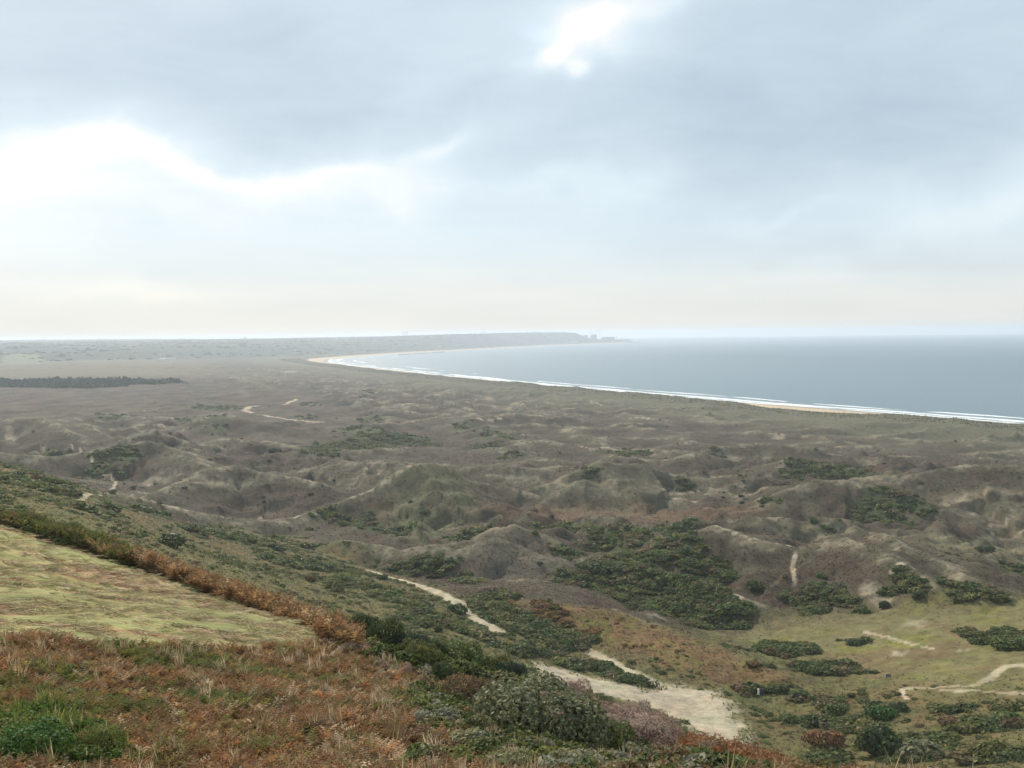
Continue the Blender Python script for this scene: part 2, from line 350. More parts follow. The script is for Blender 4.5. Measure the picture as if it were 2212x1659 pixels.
# ------------------------------------------------------------------ terrain grid
rr = np.concatenate([np.geomspace(0.6, 16, 34)[:-1], np.geomspace(16, 900, 640)[:-1], np.geomspace(900, 5200, 290)[:-1], np.geomspace(5200, 14500, 110)])
half = np.radians(31.5)
side = half + (math.pi - half) * np.linspace(0, 1, 74)[1:] ** 1.7
th = np.concatenate([-side[::-1], np.linspace(-half, half, 860), side])
TR, TT = np.meshgrid(rr, th, indexing='ij')
X = TR * np.sin(TT); Y = TR * np.cos(TT)
Z, S, CR = height(X.ravel(), Y.ravel())
Z = Z.reshape(X.shape); S = S.reshape(X.shape); CR = CR.reshape(X.shape)
def H(x, y):
    x = np.asarray(x, float); y = np.asarray(y, float)
    return bil(Z, rr, th, np.hypot(x, y), np.arctan2(x, y))
_hr = np.geomspace(17, 13000, 2600)
def hit(px, py):
    r = ray(px, py); h = math.hypot(r[0], r[1])
    x = r[0] / h * _hr; y = r[1] / h * _hr; zr = CAMZ + r[2] / h * _hr
    g = H(x, y) - curv(x, y); below = np.nonzero(zr < g)[0]
    i = below[0] if len(below) else len(_hr) - 1
    if i == 0: return np.array([x[0], y[0], g[0]])
    a, b = zr[i - 1] - g[i - 1], g[i] - zr[i]; t = a / (a + b + 1e-9)
    return np.array([x[i - 1] + (x[i] - x[i - 1]) * t, y[i - 1] + (y[i] - y[i - 1]) * t, g[i - 1] + (g[i] - g[i - 1]) * t])
def hitell(px, py, wpx, hpx):
    c = hit(px, py); D = math.hypot(c[0], c[1]); drop = CAMZ - c[2]
    return (c[0], c[1], wpx / 2 / FL * D, min(max(hpx / 2 / FL * D * D / max(drop, 5), wpx / 5 / FL * D), D * .15))

BROW = [(-900, 90), (-500, 84), (-250, 80), (0, 76), (200, 72), (400, 68), (600, 60), (700, 56), (800, 54), (900, 52), (1000, 50), (1100, 48), (1200, 46), (1300, 44), (1400, 42), (1500, 40), (1600, 38), (1750, 37), (2300, 34)]
brow_t = np.array([math.atan2(*ray(p, 1300)[:2]) for p, d in BROW]); brow_d = np.array([d for p, d in BROW])
def browr(x, y): return np.interp(np.arctan2(x, y), brow_t, brow_d)

THICK = [ # px, py, width, height of dark scrub patches
 (860, 950, 200, 20), (800, 927, 130, 14), (744, 957, 200, 22), (880, 958, 120, 18), (1054, 937, 60, 12), (1100, 944, 60, 8), (1050, 964, 80, 12), (1104, 984, 60, 6),
 (1356, 980, 110, 12), (798, 846, 40, 8), (805, 902, 46, 9), (996, 920, 60, 7), (112, 978, 70, 12), (238, 904, 60, 12), (466, 913, 34, 15), (401, 910, 32, 14),
 (259, 978, 60, 13), (223, 1003, 60, 20), (695, 978, 80, 22), (742, 956, 80, 20), (763, 926, 80, 14), (480, 880, 130, 12), (670, 873, 50, 9), (659, 902, 46, 6),
 (1715, 1000, 40, 24), (1770, 1012, 120, 14), (1830, 1018, 110, 14), (1920, 1068, 90, 16), (1900, 1108, 120, 20), (1967, 1097, 90, 12), (1660, 1086, 50, 8), (1870, 1086, 30, 8), (1790, 1129, 30, 8), (1538, 974, 30, 6),
 (731, 1125, 100, 20), (790, 1135, 80, 16), (880, 1147, 130, 18), (1020, 1145, 110, 24), (1200, 1137, 110, 22), (1245, 1150, 80, 24), (1330, 1140, 150, 26), (1460, 1150, 150, 40), (1330, 1175, 180, 30), (1430, 1190, 200, 34), (1500, 1215, 160, 26), (1227, 1189, 36, 16), (1330, 1205, 150, 24), (1540, 1235, 90, 18),
 (1290, 1250, 120, 44), (1360, 1258, 160, 60), (1440, 1290, 170, 60), (1520, 1315, 150, 46), (1590, 1325, 70, 40), (1240, 1262, 60, 30), (1540, 1285, 100, 30),
 (970, 1205, 60, 16), (880, 1228, 90, 20), (950, 1238, 80, 20), (1010, 1256, 80, 22), (1080, 1280, 80, 26), (1060, 1310, 110, 40), (1120, 1345, 130, 46), (1200, 1385, 130, 44), (1180, 1330, 90, 30), (1260, 1370, 90, 24),
 (640, 1178, 120, 40), (560, 1172, 90, 20), (690, 1225, 110, 34), (610, 1215, 90, 26), (780, 1262, 120, 40), (870, 1300, 160, 50), (960, 1345, 150, 46), (900, 1345, 120, 36), (1040, 1380, 130, 34), (1100, 1400, 120, 30), (480, 1160, 80, 14), (420, 1150, 60, 12),
 (1140, 1405, 80, 26), (1200, 1425, 110, 28), (1280, 1447, 110, 24), (1350, 1470, 80, 22), (1400, 1483, 50, 18),
 (1653, 1274, 60, 12), (1524, 1285, 80, 40), (1700, 1290, 30, 12), (1769, 1300, 120, 34), (1848, 1303, 60, 22), (2100, 1268, 110, 34), (2190, 1225, 70, 40), (1990, 1280, 50, 18), (1940, 1262, 80, 26),
 (1704, 1408, 110, 34), (1646, 1436, 90, 20), (1780, 1445, 170, 26), (1844, 1384, 34, 12), (2172, 1384, 120, 34), (2078, 1368, 50, 10), (1618, 1489, 60, 18), (1668, 1489, 50, 18), (1718, 1505, 30, 18),
 (1898, 1534, 60, 24), (1798, 1526, 60, 24), (1750, 1560, 90, 30), (1902, 1600, 110, 60), (1840, 1570, 90, 40), (2010, 1600, 120, 40), (2120, 1570, 120, 34), (2060, 1530, 90, 20), (2180, 1530, 90, 26), (1990, 1640, 140, 50), (2150, 1640, 140, 50), (1780, 1640, 110, 40),
 (20, 1035, 60, 24), (60, 1050, 70, 22), (130, 1065, 70, 22), (150, 1095, 80, 10), (100, 1040, 40, 8), (190, 1035, 30, 8), (240, 1100, 60, 12), (330, 1112, 70, 12),
 (382, 827, 16, 5), (560, 1005, 30, 8), (380, 905, 30, 6), (1270, 1020, 40, 6), (1480, 1050, 30, 8),
]
thick_e = [hitell(*t) for t in THICK]
def thickmask(x, y):
    wx = x + np.hypot(x, y) * .012 * pn(x / 9, y / 9, 81); wy = y + np.hypot(x, y) * .03 * pn(x / 9, y / 9, 83)
    m = np.zeros(np.shape(x))
    for e in thick_e:
        q = (wx - e[0]) ** 2 + (wy - e[1]) ** 2 < (max(e[2], e[3]) * 1.6) ** 2
        if q.any():
            v = 1 - sst(ell(wx[q], wy[q], e), .72, 1.12); m[q] = np.maximum(m[q], v)
    return m
def polyhit(pts): return [hit(a, b) for a, b in pts]
PATHS = [ # name, width, points
 ('sand_track', 3.8, [(800, 1233), (840, 1246), (900, 1264), (950, 1281), (985, 1300), (1010, 1322), (1042, 1342), (1075, 1362)]),
 ('sand_track', 3.2, [(1275, 1410), (1300, 1422), (1350, 1446), (1400, 1470), (1450, 1487), (1500, 1500)]),
 ('footpath', 1.2, [(1719, 1196), (1711, 1225), (1716, 1262)]), ('footpath', 1.5, [(1548, 1135), (1620, 1163), (1717, 1183)]),
 ('footpath', 1.3, [(1870, 1366), (1930, 1380), (1970, 1392), (2012, 1400)]),
 ('footpath', 1.9, [(2300, 1430), (2212, 1437), (2170, 1441), (2140, 1465), (2100, 1481)]), ('footpath', 1.0, [(2100, 1481), (2000, 1486), (1946, 1490), (1960, 1511)]), ('footpath', 1.2, [(2035, 1490), (2120, 1494), (2300, 1499)]),
 ('farm_track', 7, [(556, 877), (538, 879), (528, 885), (541, 891)]), ('farm_track', 5, [(556, 896), (610, 904), (672, 911), (700, 912)]), ('farm_track', 5, [(612, 874), (640, 862)]),
 ('footpath', 1.6, [(640, 1116), (700, 1098), (760, 1074), (800, 1059), (850, 1030), (885, 1006)]),
 ('footpath', 1.2, [(170, 1087), (215, 1069), (240, 1065), (290, 1069)]), ('footpath', 1.3, [(240, 1062), (250, 1040), (238, 1024)]), ('footpath', 1.2, [(200, 1000), (175, 975), (150, 960)]),
 ('footpath', 1.5, [(1250, 962), (1300, 968), (1352, 973)]), ('footpath', 2.5, [(1277, 866), (1300, 876)]), ('footpath', 3, [(1355, 903), (1410, 905)]), ('footpath', 3, [(1020, 904), (1080, 904)]),
 ('footpath', 1.6, [(1340, 1225), (1400, 1221)]), ('footpath', 1.4, [(1480, 1244), (1560, 1270), (1600, 1290)]), ('footpath', 1.5, [(1950, 1216), (1926, 1238)]), ('footpath', 1.3, [(560, 1120), (640, 1117)]), ('footpath', 1.4, [(330, 1082), (400, 1102), (480, 1117)]),
]
paths = [(nm, wd, polyhit(p)) for nm, wd, p in PATHS]
SANDS = [(626, 802, 44, 6), (1057, 864, 26, 6), (230, 1023, 20, 7), (1462, 1078, 60, 8), (1500, 1085, 50, 6), (1960, 1230, 30, 20), (1900, 1300, 50, 16), (1940, 1410, 50, 14), (2080, 1405, 30, 6), (2180, 1438, 50, 8), (1345, 1228, 50, 5), (1330, 1320, 24, 26), (1110, 1255, 50, 14), (1420, 1332, 60, 10), (1980, 1345, 60, 20), (1720, 1003, 12, 8), (20, 940, 24, 8), (92, 973, 10, 5), (1680, 945, 40, 4), (1760, 1290, 30, 10), (1880, 1270, 50, 20)]
sand_e = [hitell(*t) for t in SANDS]
LOT = [hit(*p) for p in [(1150, 1428), (1205, 1444), (1260, 1458), (1330, 1474), (1420, 1490), (1442, 1478), (1500, 1486), (1562, 1498), (1590, 1535), (1612, 1575), (1622, 1606), (1600, 1612), (1560, 1605), (1500, 1580), (1440, 1545), (1380, 1520), (1300, 1500), (1200, 1480), (1150, 1455)]]
FIELD = [P(*p) for p in [(-500, 1110, 81), (-250, 1120, 77), (0, 1142, 73.5), (200, 1196, 69), (400, 1268, 63), (600, 1345, 55), (715, 1392, 49.5), (660, 1420, 44), (560, 1420, 42), (300, 1412, 40), (0, 1395, 39.5), (-500, 1380, 41)]]
MEADOW = [hit(*p) for p in [(1540, 1372), (1700, 1335), (1850, 1322), (2000, 1305), (2212, 1292), (2400, 1300), (2400, 1480), (2212, 1486), (2000, 1484), (1880, 1474), (1800, 1425), (1640, 1396)]]
BRK = [hit(*p) for p in [(1055, 1296), (1200, 1304), (1330, 1322), (1450, 1364), (1600, 1418), (1720, 1468), (1640, 1484), (1560, 1478), (1450, 1442), (1350, 1405), (1200, 1345), (1110, 1315)]]
TAN = [hit(*p) for p in [(1650, 1120), (1900, 1120), (2240, 1070), (2300, 1200), (2100, 1210), (1950, 1165), (1800, 1150)]]
FLATB = [hit(*p) for p in [(790, 1085), (1000, 1098), (1200, 1096), (1600, 1090), (1650, 1105), (1500, 1118), (1200, 1122), (900, 1112), (800, 1106)]]
def soft(x, y, poly, f):
    d, _ = polydist(x, y, poly + [poly[0]]); d = np.where(inside(x, y, poly), d, -d)
    return sst(d, -f, f)
def masks(x, y, s, cr):
    r = np.hypot(x, y); M = {}
    n = 1.6 * fbm(x / 4, y / 4, 91, 3)
    near = r < 130; mid = (r > 100) & (r < 420)
    M['near'] = 1 - sst(r - browr(x, y), 2, 9)
    z = np.zeros_like(r); M['field'] = z.copy(); M['lot'] = z.copy(); M['meadow'] = z.copy(); M['brk'] = z.copy(); M['tan'] = z.copy(); M['flatb'] = z.copy(); M['path'] = z.copy(); M['thick'] = z.copy(); M['sand'] = z.copy()
    if near.any(): M['field'][near] = soft(x[near] + n[near] * .3, y[near] + n[near] * .3, FIELD, .5)
    if mid.any():
        a, b, q = x[mid], y[mid], n[mid]
        M['lot'][mid] = soft(a + q * 2.2, b + q * 2.2, LOT, 2.2); M['meadow'][mid] = soft(a + q * 5, b + q * 5, MEADOW, 15); M['brk'][mid] = soft(a + q * 2, b + q * 2, BRK, 3)
        M['tan'][mid] = soft(a + q * 4, b + q * 4, TAN, 22)
    m2 = (r > 330) & (r < 700)
    if m2.any():
        M['flatb'][m2] = soft(x[m2] + n[m2] * 3, y[m2] + n[m2] * 3, FLATB, 10)
    for nm, wd, pts in paths:
        mx, my = np.mean([p[0] for p in pts]), np.mean([p[1] for p in pts]); ext = max(math.hypot(p[0] - mx, p[1] - my) for p in pts) + 12
        q = (x - mx) ** 2 + (y - my) ** 2 < ext * ext
        if q.any():
            f = max(.35, wd * .25); d, par = polydist(x[q] + .25 * n[q], y[q] + .25 * n[q], pts)
            wv = wd / 2 * (1 + .35 * pn(par * 2.3, par * 0 + wd, 5))
            M['path'][q] = np.maximum(M['path'][q], (.78 if nm == 'footpath' else 1) - sst(d, wv * .75, wv * 1.3 + .15))
    fr = r > 100
    if fr.any(): M['thick'][fr] = thickmask(x[fr], y[fr])
    for e in sand_e:
        q = (x - e[0]) ** 2 + (y - e[1]) ** 2 < (max(e[2], e[3]) * 1.5) ** 2
        if q.any(): M['sand'][q] = np.maximum(M['sand'][q], (1 - sst(ell(x[q] + n[q] * 1.5, y[q] + n[q] * 1.5, e), .4, 1.1)) * .8)
    M['path'] *= (1 - M['near']); M['thick'] *= (1 - M['near']) * (1 - M['lot']) * (1 - M['path'])
    return M
HILLSIDE = [hit(*q)[:2] for q in [(20, 1003), (130, 1035), (250, 1072), (330, 1118), (470, 1135), (650, 1160), (790, 1222), (900, 1254), (1042, 1336), (1200, 1446), (1450, 1530), (1600, 1640)]] + [(60, 60), (60, -60), (-400, -60), (-400, 260)]
def hillside(x, y):
    d, _ = polydist(x, y, HILLSIDE + [HILLSIDE[0]]); return sst(np.where(inside(x, y, HILLSIDE), d, -d), -8, 8)
xf, yf, sf, cf = X.ravel(), Y.ravel(), S.ravel(), CR.ravel()
M = masks(xf, yf, sf, cf)
rf = np.hypot(xf, yf); zf_ = Z.ravel()
def lerp(a, b, t):
    return a + (np.asarray(b) - a) * t[:, None]
n60 = fbm(xf / 60, yf / 60, 101, 3); n14 = fbm(xf / 13, yf / 13, 103, 3); n4 = fbm(xf / 3.5, yf / 3.5, 105, 2); n300 = fbm(xf / 420, yf / 260, 107, 3)
HEATH_SHADED, DGRASS_SHADED, OLIVE, SCRUB, BRACK, SANDC = (.062, .043, .031), (.094, .083, .055), (.165, .150, .068), (.062, .080, .034), (.16, .098, .050), (.50, .425, .31)  # dune heath and grass tones darkened: cloud shadow painted into the albedo
col = np.tile(np.array(HEATH_SHADED), (len(xf), 1))
g = np.clip(sst(n60 * .6 + n14 * .7 + n4 * .25 + .12, -.1, .55) * .6 + cf * .8, 0, 1)
col = lerp(col, DGRASS_SHADED, g)
col = lerp(col, (.075, .072, .040), sst(-n60 * .5 + n14 * .5 - cf, .08, .4) * .65)
col = lerp(col, (.29, .245, .17), sst(cf, .66, .95) * sst(n14 + n4 * .6, -.15, .4) * .6)
col = col * (1 + .95 * sst(rf, 500, 1000) * np.clip(fbm(xf / 34, yf / 60, 121, 3), -.6, .9))[:, None]
col = lerp(col, (.035, .042, .026), sst(rf, 700, 1000) * sst(fbm(xf / 45, yf / 70, 123, 3) - cf * .4, .22, .38) * .75)
slope_mid = hillside(xf, yf)
col = lerp(col, (.125, .115, .045), slope_mid * .75)
col = lerp(col, (.055, .068, .026), slope_mid * sst(n14 + n60 * .6, -.15, .35) * .85)
col = lerp(col, (.17, .11, .05), slope_mid * sst(-n14 + n4 * .3 - n60 * .4, .12, .4) * .55)
toe = (1 - sst(rf, 225, 265)) * (1 - M['near'])
col = lerp(col, (.13, .115, .045), toe * .7)
col = lerp(col, (.17, .105, .05), toe * sst(n14 * .7 - n60 * .3, .1, .35) * .6)
col = lerp(col, (.10, .115, .04), toe * sst(-n14 * .7 + n4 * .3, .05, .35) * .6)
col = lerp(col, OLIVE, M['meadow'] * .9)
col = lerp(col, (.15, .105, .055), M['meadow'] * sst(n14 + n60, .0, .4) * .8)
col = lerp(col, (.15, .15, .045), M['meadow'] * sst(-n14 - n4 * .4, .1, .4) * .8)
col = lerp(col, (.155, .14, .085), M['tan'] * .75)
col = lerp(col, (.135, .085, .05), M['flatb'] * .8)
col = lerp(col, BRACK, M['brk'] * .85)
col = lerp(col, (.13, .12, .035), M['brk'] * sst(n4 + n14, .05, .4) * .7)
fored = sst(sf, 84, 112) * (1 - sst(sf, 210, 420)) * (rf > 400)
col = lerp(col, (.125, .12, .072), fored * .8)
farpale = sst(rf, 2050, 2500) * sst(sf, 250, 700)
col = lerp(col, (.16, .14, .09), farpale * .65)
for q_, c_, k_ in (((935, 1045, 230, 90), (.125, .128, .068), .7), ((1110, 1185, 260, 90), (.155, .132, .10), .6), ((1330, 1040, 300, 80), (.13, .118, .075), .5)):
    e = hitell(*q_); col = lerp(col, c_, (1 - sst(ell(xf + 6 * n14, yf + 6 * n14, e), .6, 1.15)) * k_ * (.6 + .4 * sst(n14, -.3, .3)))
col = lerp(col, SCRUB, M['thick'] * .85)
wear = .62 + .38 * sst(n4 + .5 * n14, -.45, .2)
col = lerp(col, SANDC, np.maximum(M['path'] * .8 * wear, M['sand'] * .5 * wear))
col = lerp(col, (.40, .345, .255), M['lot'] * .92)
col = lerp(col, (.33, .285, .215), M['lot'] * sst(n14 + n4 * .4, -.1, .35) * .7)
col = lerp(col, (.20, .19, .085), M['lot'] * (1 - sst(M['lot'], .5, 1)) * .8)
rut = np.abs(pn(xf / 14 + yf / 60, yf / 30, 141)); col = lerp(col, (.27, .235, .175), M['lot'] * (1 - sst(rut, .03, .10)) * .6)
# far hill: hedged fields, woods
_d, _ = polydist(xf, yf, FOOT); footd = np.where(inside(xf, yf, FOOTPOLY), _d, -_d)
farh = sst(footd + 90 * n60 * 2, -40, 120) * (sf > 40)
cell = pn(xf / 190, yf / 420, 111)
col = lerp(col, (.030, .040, .026), farh)
col = lerp(col, (.075, .085, .045), farh * (np.abs(cell * 6 % 1 - .3) < .12) * .4)
col = lerp(col, (.27, .24, .13), farh * (np.abs(cell * 5 % 1 - .7) < .03) * .3)
beach = (1 - sst(sf, 78, 96)) * (rf > 400)
wet = 1 - sst(sf, 4, 30)
col = lerp(col, (.52, .41, .28), beach)
col = lerp(col, (.30, .27, .23), beach * wet)
farm_e = [hitell(50, 777, 80, 8)]
for e in farm_e: col = lerp(col, (.15, .17, .09), (1 - sst(ell(xf, yf, e), .8, 1.05)) * .8)
# near hill
nb = M['near']
col = lerp(col, (.10, .060, .026), nb)
col = lerp(col, (.085, .080, .025), nb * sst(n4 + n14, .0, .3) * .7)
fd = np.array(FIELD[6]) - np.array(FIELD[0]); FU = np.array(hit(620, 1368) - hit(0, 1306))[:2]; FU /= np.linalg.norm(FU); FVv = np.array([-FU[1], FU[0]])
fu = xf * FU[0] + yf * FU[1]; fv = xf * FVv[0] + yf * FVv[1]
sw = pn(fu / 7.5, fv / .5 + .5 * pn(fu / 9, fv / 4, 6), 7) + .4 * pn(fu / 14, fv / 3.2, 9)
fc = np.tile(np.array((.24, .24, .095)), (len(xf), 1))
fc = lerp(fc, (.36, .29, .15), sst(sw, -.35, .25)); fc = lerp(fc, (.32, .19, .10), sst(sw + .35 * sst(-yf + xf * .0 + 52, -8, 8), .25, .75) * .75)
fc = lerp(fc, (.18, .21, .07), sst(-sw + pn(fu / 7, fv / 5, 13), .25, .8) * .25)
col = lerp(col, (0, 0, 0), M['field']) + fc * M['field'][:, None]
col = np.clip(col, .01, .9)

# ------------------------------------------------------------------ materials
def mat(name, color, rough=.8, spec=.3, metal=0, var=0.0, scale=6.0):
    m = bpy.data.materials.new(name); m.use_nodes = True; t = NT(m.node_tree)
    b = t.n('ShaderNodeBsdfPrincipled'); o = t.n('ShaderNodeOutputMaterial'); t.l(b.outputs[0], o.inputs[0])
    b.inputs['Roughness'].default_value = rough; b.inputs['Specular IOR Level'].default_value = spec; b.inputs['Metallic'].default_value = metal
    if var:
        tcx = t.n('ShaderNodeTexCoord'); nz = t.noise(tcx.outputs['Object'], scale, 5, .6)
        lo = tuple(max(0, c * (1 - var)) for c in color); hi = tuple(min(1, c * (1 + var)) for c in color)
        t.l(t.ramp(nz, [(.3, lo), (.7, hi)]), b.inputs['Base Color'])
    else: b.inputs['Base Color'].default_value = (*color, 1)
    return m
def ground_mat():
    m = bpy.data.materials.new('dune_ground'); m.use_nodes = True; t = NT(m.node_tree)
    b = t.n('ShaderNodeBsdfPrincipled'); o = t.n('ShaderNodeOutputMaterial'); t.l(b.outputs[0], o.inputs[0])
    a = t.n('ShaderNodeAttribute', attribute_name='col'); geo = t.n('ShaderNodeNewGeometry')
    p = geo.outputs['Position']
    na = t.noise(p, 0.055, 5, .65); nb_ = t.noise(p, 0.33, 5, .68); nc = t.noise(p, 2.1, 4, .65)
    f = t.m('ADD', t.m('MULTIPLY', t.m('SUBTRACT', nb_, .5), 1.5), t.m('MULTIPLY', t.m('SUBTRACT', nc, .5), .8))
    f = t.m('ADD', f, t.m('MULTIPLY', t.m('SUBTRACT', na, .5), .7))
    k = t.m('MAXIMUM', t.m('ADD', 1.0, f), .25)
    sc3 = t.n('ShaderNodeCombineXYZ'); [t.l(k, sc3.inputs[i]) for i in range(3)]
    c1 = t.mix(1.0, a.outputs['Color'], sc3.outputs[0], 'MULTIPLY')
    hu = t.noise(p, 0.12, 4, .6)
    tint = t.ramp(hu, [(.32, (1.08, .99, .94)), (.5, (1, 1, 1)), (.68, (.95, 1.0, .95))])
    c2 = t.mix(1.0, c1, tint, 'MULTIPLY')
    t.l(c2, b.inputs['Base Color']); b.inputs['Roughness'].default_value = .95; b.inputs['Specular IOR Level'].default_value = .08
    bp = t.n('ShaderNodeBump'); bp.inputs['Strength'].default_value = .6; bp.inputs['Distance'].default_value = .6
    t.l(t.m('ADD', t.m('MULTIPLY', nb_, 1.2), t.m('MULTIPLY', nc, .35)), bp.inputs['Height']); t.l(bp.outputs[0], b.inputs['Normal'])
    return m
GMAT = ground_mat()

def link(o, parent=None, **props):
    C.objects.link(o)
    if parent is not None: o.parent = parent
    for k, v in props.items():
        if v is not None: o[k] = v
    return o
def npmesh(name, V, Fq, m, smooth=True, attrs=None, tri=False):
    me = bpy.data.meshes.new(name); k = 3 if tri else 4
    me.vertices.add(len(V)); me.vertices.foreach_set('co', np.ascontiguousarray(V, np.float32).ravel())
    Fq = np.ascontiguousarray(Fq, np.int32); me.loops.add(Fq.size); me.loops.foreach_set('vertex_index', Fq.ravel())
    me.polygons.add(len(Fq)); me.polygons.foreach_set('loop_start', np.arange(0, Fq.size, k, dtype=np.int32))
    me.polygons.foreach_set('use_smooth', np.full(len(Fq), smooth))
    if attrs:
        for nm, (ty, arr) in attrs.items():
            at = me.attributes.new(nm, ty, 'POINT')
            at.data.foreach_set('color' if ty == 'FLOAT_COLOR' else ('vector' if ty == 'FLOAT_VECTOR' else 'value'), np.ascontiguousarray(arr, np.float32 if ty != 'INT' else np.int32).ravel())
    me.update(calc_edges=True)
    if m: me.materials.append(m)
    return me

# ------------------------------------------------------------------ build the ground, split where its kind changes
nr, nc_ = X.shape
V = np.c_[xf, yf, zf_ - curv(xf, yf)]
ii, jj = np.meshgrid(np.arange(nr - 1), np.arange(nc_ - 1), indexing='ij')
a0 = (ii * nc_ + jj).ravel(); Q = np.c_[a0, a0 + nc_, a0 + nc_ + 1, a0 + 1]
# close the seam behind the camera
ir = np.arange(nr - 1); sQ = np.c_[ir * nc_ + nc_ - 1, (ir + 1) * nc_ + nc_ - 1, (ir + 1) * nc_, ir * nc_]
Q = np.r_[Q, sQ]
def fa(v): return v[Q].mean(1)
cls = np.zeros(len(Q), int)
fr_, fs_ = fa(rf), fa(sf)
cls[fa(beach) > .5] = 1
cls[fa(farh) > .5] = 2
cls[fa(M['near']) > .5] = 3
cls[fa(M['field']) > .5] = 4
cls[fa(M['lot']) > .5] = 5
cls[(fa(M['path']) > .5)] = 6
cls[(cls == 0) & (fa(M['meadow']) > .5)] = 7
keep = (fs_ > -260) | (fr_ < 300)
for k, nm in enumerate(['dunes_ground', 'beach', 'hills', 'hillside_ground', 'mown_field', 'car_park', 'sandy_path', 'meadow_ground']):
    q = Q[(cls == k) & keep]
    if not len(q): continue
    idx, inv = np.unique(q, return_inverse=True)
    me = npmesh(nm, V[idx], inv.reshape(-1, 4), GMAT, True, {'col': ('FLOAT_COLOR', np.c_[col[idx], np.ones(len(idx))])})
    link(bpy.data.objects.new(nm, me), kind='structure')

# ------------------------------------------------------------------ sea
def sea_mat():
    m = bpy.data.materials.new('sea_water'); m.use_nodes = True; t = NT(m.node_tree)
    b = t.n('ShaderNodeBsdfPrincipled'); o = t.n('ShaderNodeOutputMaterial'); t.l(b.outputs[0], o.inputs[0])
    geo = t.n('ShaderNodeNewGeometry'); p = geo.outputs['Position']
    a = t.n('ShaderNodeAttribute', attribute_name='shore')
    sh = a.outputs['Fac']
    shallow = t.m('SUBTRACT', 1.0, t.ss(sh, 20, 2400))
    big = t.noise(t.vm('MULTIPLY', p, (1, .35, 1)), .0012, 4, .6)
    deep = t.ramp(big, [(.35, (.045, .098, .128)), (.65, (.065, .125, .150))])
    c = t.mix(t.m('MULTIPLY', shallow, .75), deep, (.14, .21, .25))
    wash = t.m('MULTIPLY', t.m('SUBTRACT', 1.0, t.ss(sh, 4, 60)), t.ss(t.noise(p, .035, 5, .7), .40, .6))
    c = t.mix(t.m('MULTIPLY', wash, .75), c, (.55, .58, .57))
    t.l(c, b.inputs['Base Color'])
    b.inputs['IOR'].default_value = 1.333; b.inputs['Roughness'].default_value = .42
    n1 = t.noise(t.vm('MULTIPLY', p, (1, 2.2, 1)), .05, 5, .65); n2 = t.noise(p, .45, 3, .6)
    bp = t.n('ShaderNodeBump'); bp.inputs['Strength'].default_value = 1.0; bp.inputs['Distance'].default_value = 2.2
    t.l(t.m('ADD', n1, t.m('MULTIPLY', n2, .14)), bp.inputs['Height']); t.l(bp.outputs[0], b.inputs['Normal'])
    return m
sr_ = np.concatenate([np.geomspace(420, 6000, 260)[:-1], np.geomspace(6000, 22500, 60)])
sth = np.concatenate([-side[::-1][40:], np.linspace(-half, half, 300), side[:-40]])
SR, ST = np.meshgrid(sr_, sth, indexing='ij'); sx, sy = (SR * np.sin(ST)).ravel(), (SR * np.cos(ST)).ravel()
ssd = -coast_s(sx, sy)
i2, j2 = np.meshgrid(np.arange(len(sr_) - 1), np.arange(len(sth) - 1), indexing='ij'); b0 = (i2 * len(sth) + j2).ravel()
SQ = np.c_[b0, b0 + len(sth), b0 + len(sth) + 1, b0 + 1]; kk = (ssd[SQ].max(1) > -60); SQ = SQ[kk]
idx, inv = np.unique(SQ, return_inverse=True)
sv = np.c_[sx, sy, -curv(sx, sy)][idx]
link(bpy.data.objects.new('sea', npmesh('sea', sv, inv.reshape(-1, 4), sea_mat(), True, {'shore': ('FLOAT', ssd[idx])})), kind='structure')

# breaking waves: long low rollers with a white front, parallel to the beach
foam = mat('sea_foam', (.80, .82, .82), .8, .2, var=.12, scale=.15)
cpts = []
for i in range(3, 14):
    (ax, ay), (bx, by) = COAST[i], COAST[i + 1]; L_ = math.hypot(bx - ax, by - ay); k = int(L_ / 6)
    for q in range(k): cpts.append((ax + (bx - ax) * q / k, ay + (by - ay) * q / k))
cpts = np.array(cpts)
for _ in range(60): cpts[1:-1] = (cpts[:-2] + cpts[1:-1] * 2 + cpts[2:]) / 4
tang = np.gradient(cpts, axis=0); tang /= np.linalg.norm(tang, axis=1)[:, None]; nrm = np.c_[tang[:, 1], -tang[:, 0]]
arc = np.r_[0, np.cumsum(np.linalg.norm(np.diff(cpts, axis=0), axis=1))]
def roller(offset, width, height_, seed, lo, hi, cut):
    m = (arc > lo) & (arc < hi); c, nn, aa = cpts[m], nrm[m], arc[m]
    wv = np.clip(pn(aa / 130, aa * 0 + seed, 3) + .35 * pn(aa / 31, aa * 0 + seed, 4) + cut, 0, 1) ** .5
    o = offset + 9 * pn(aa / 170, aa * 0 + seed, 5) + 2.5 * pn(aa / 24, aa * 0, 6); VV, FF = [], []
    for k in range(len(c)):
        w_ = width * wv[k] + .02; hh = height_ * wv[k]
        for (dd, hz) in ((w_ * .5, .05), (w_ * .2, hh), (-w_ * .1, hh * .8), (-w_ * .5, .06)):
            q = c[k] + nn[k] * (o[k] + dd); VV.append((q[0], q[1], hz - curv(q[0], q[1])))
    for k in range(len(c) - 1):
        if wv[k] < .12: continue
        for j in range(3): FF.append((k * 4 + j, k * 4 + 4 + j, k * 4 + 5 + j, k * 4 + 1 + j))
    if FF: link(bpy.data.objects.new('breaking_wave', npmesh('breaking_wave', np.array(VV), np.array(FF), foam, True)), kind='structure')
roller(22, 18, .5, 2.3, 0, 2600, .75); roller(56, 10, .9, 5.1, 0, 2200, .35); roller(3, 12, .25, 8.2, 0, 4600, .60)
roller(40, 22, .4, 14.9, 2300, 4800, .30); roller(110, 20, .5, 17.9, 2600, 5200, -.05); roller(190, 22, .5, 21.9, 3200, 5400, -.2)

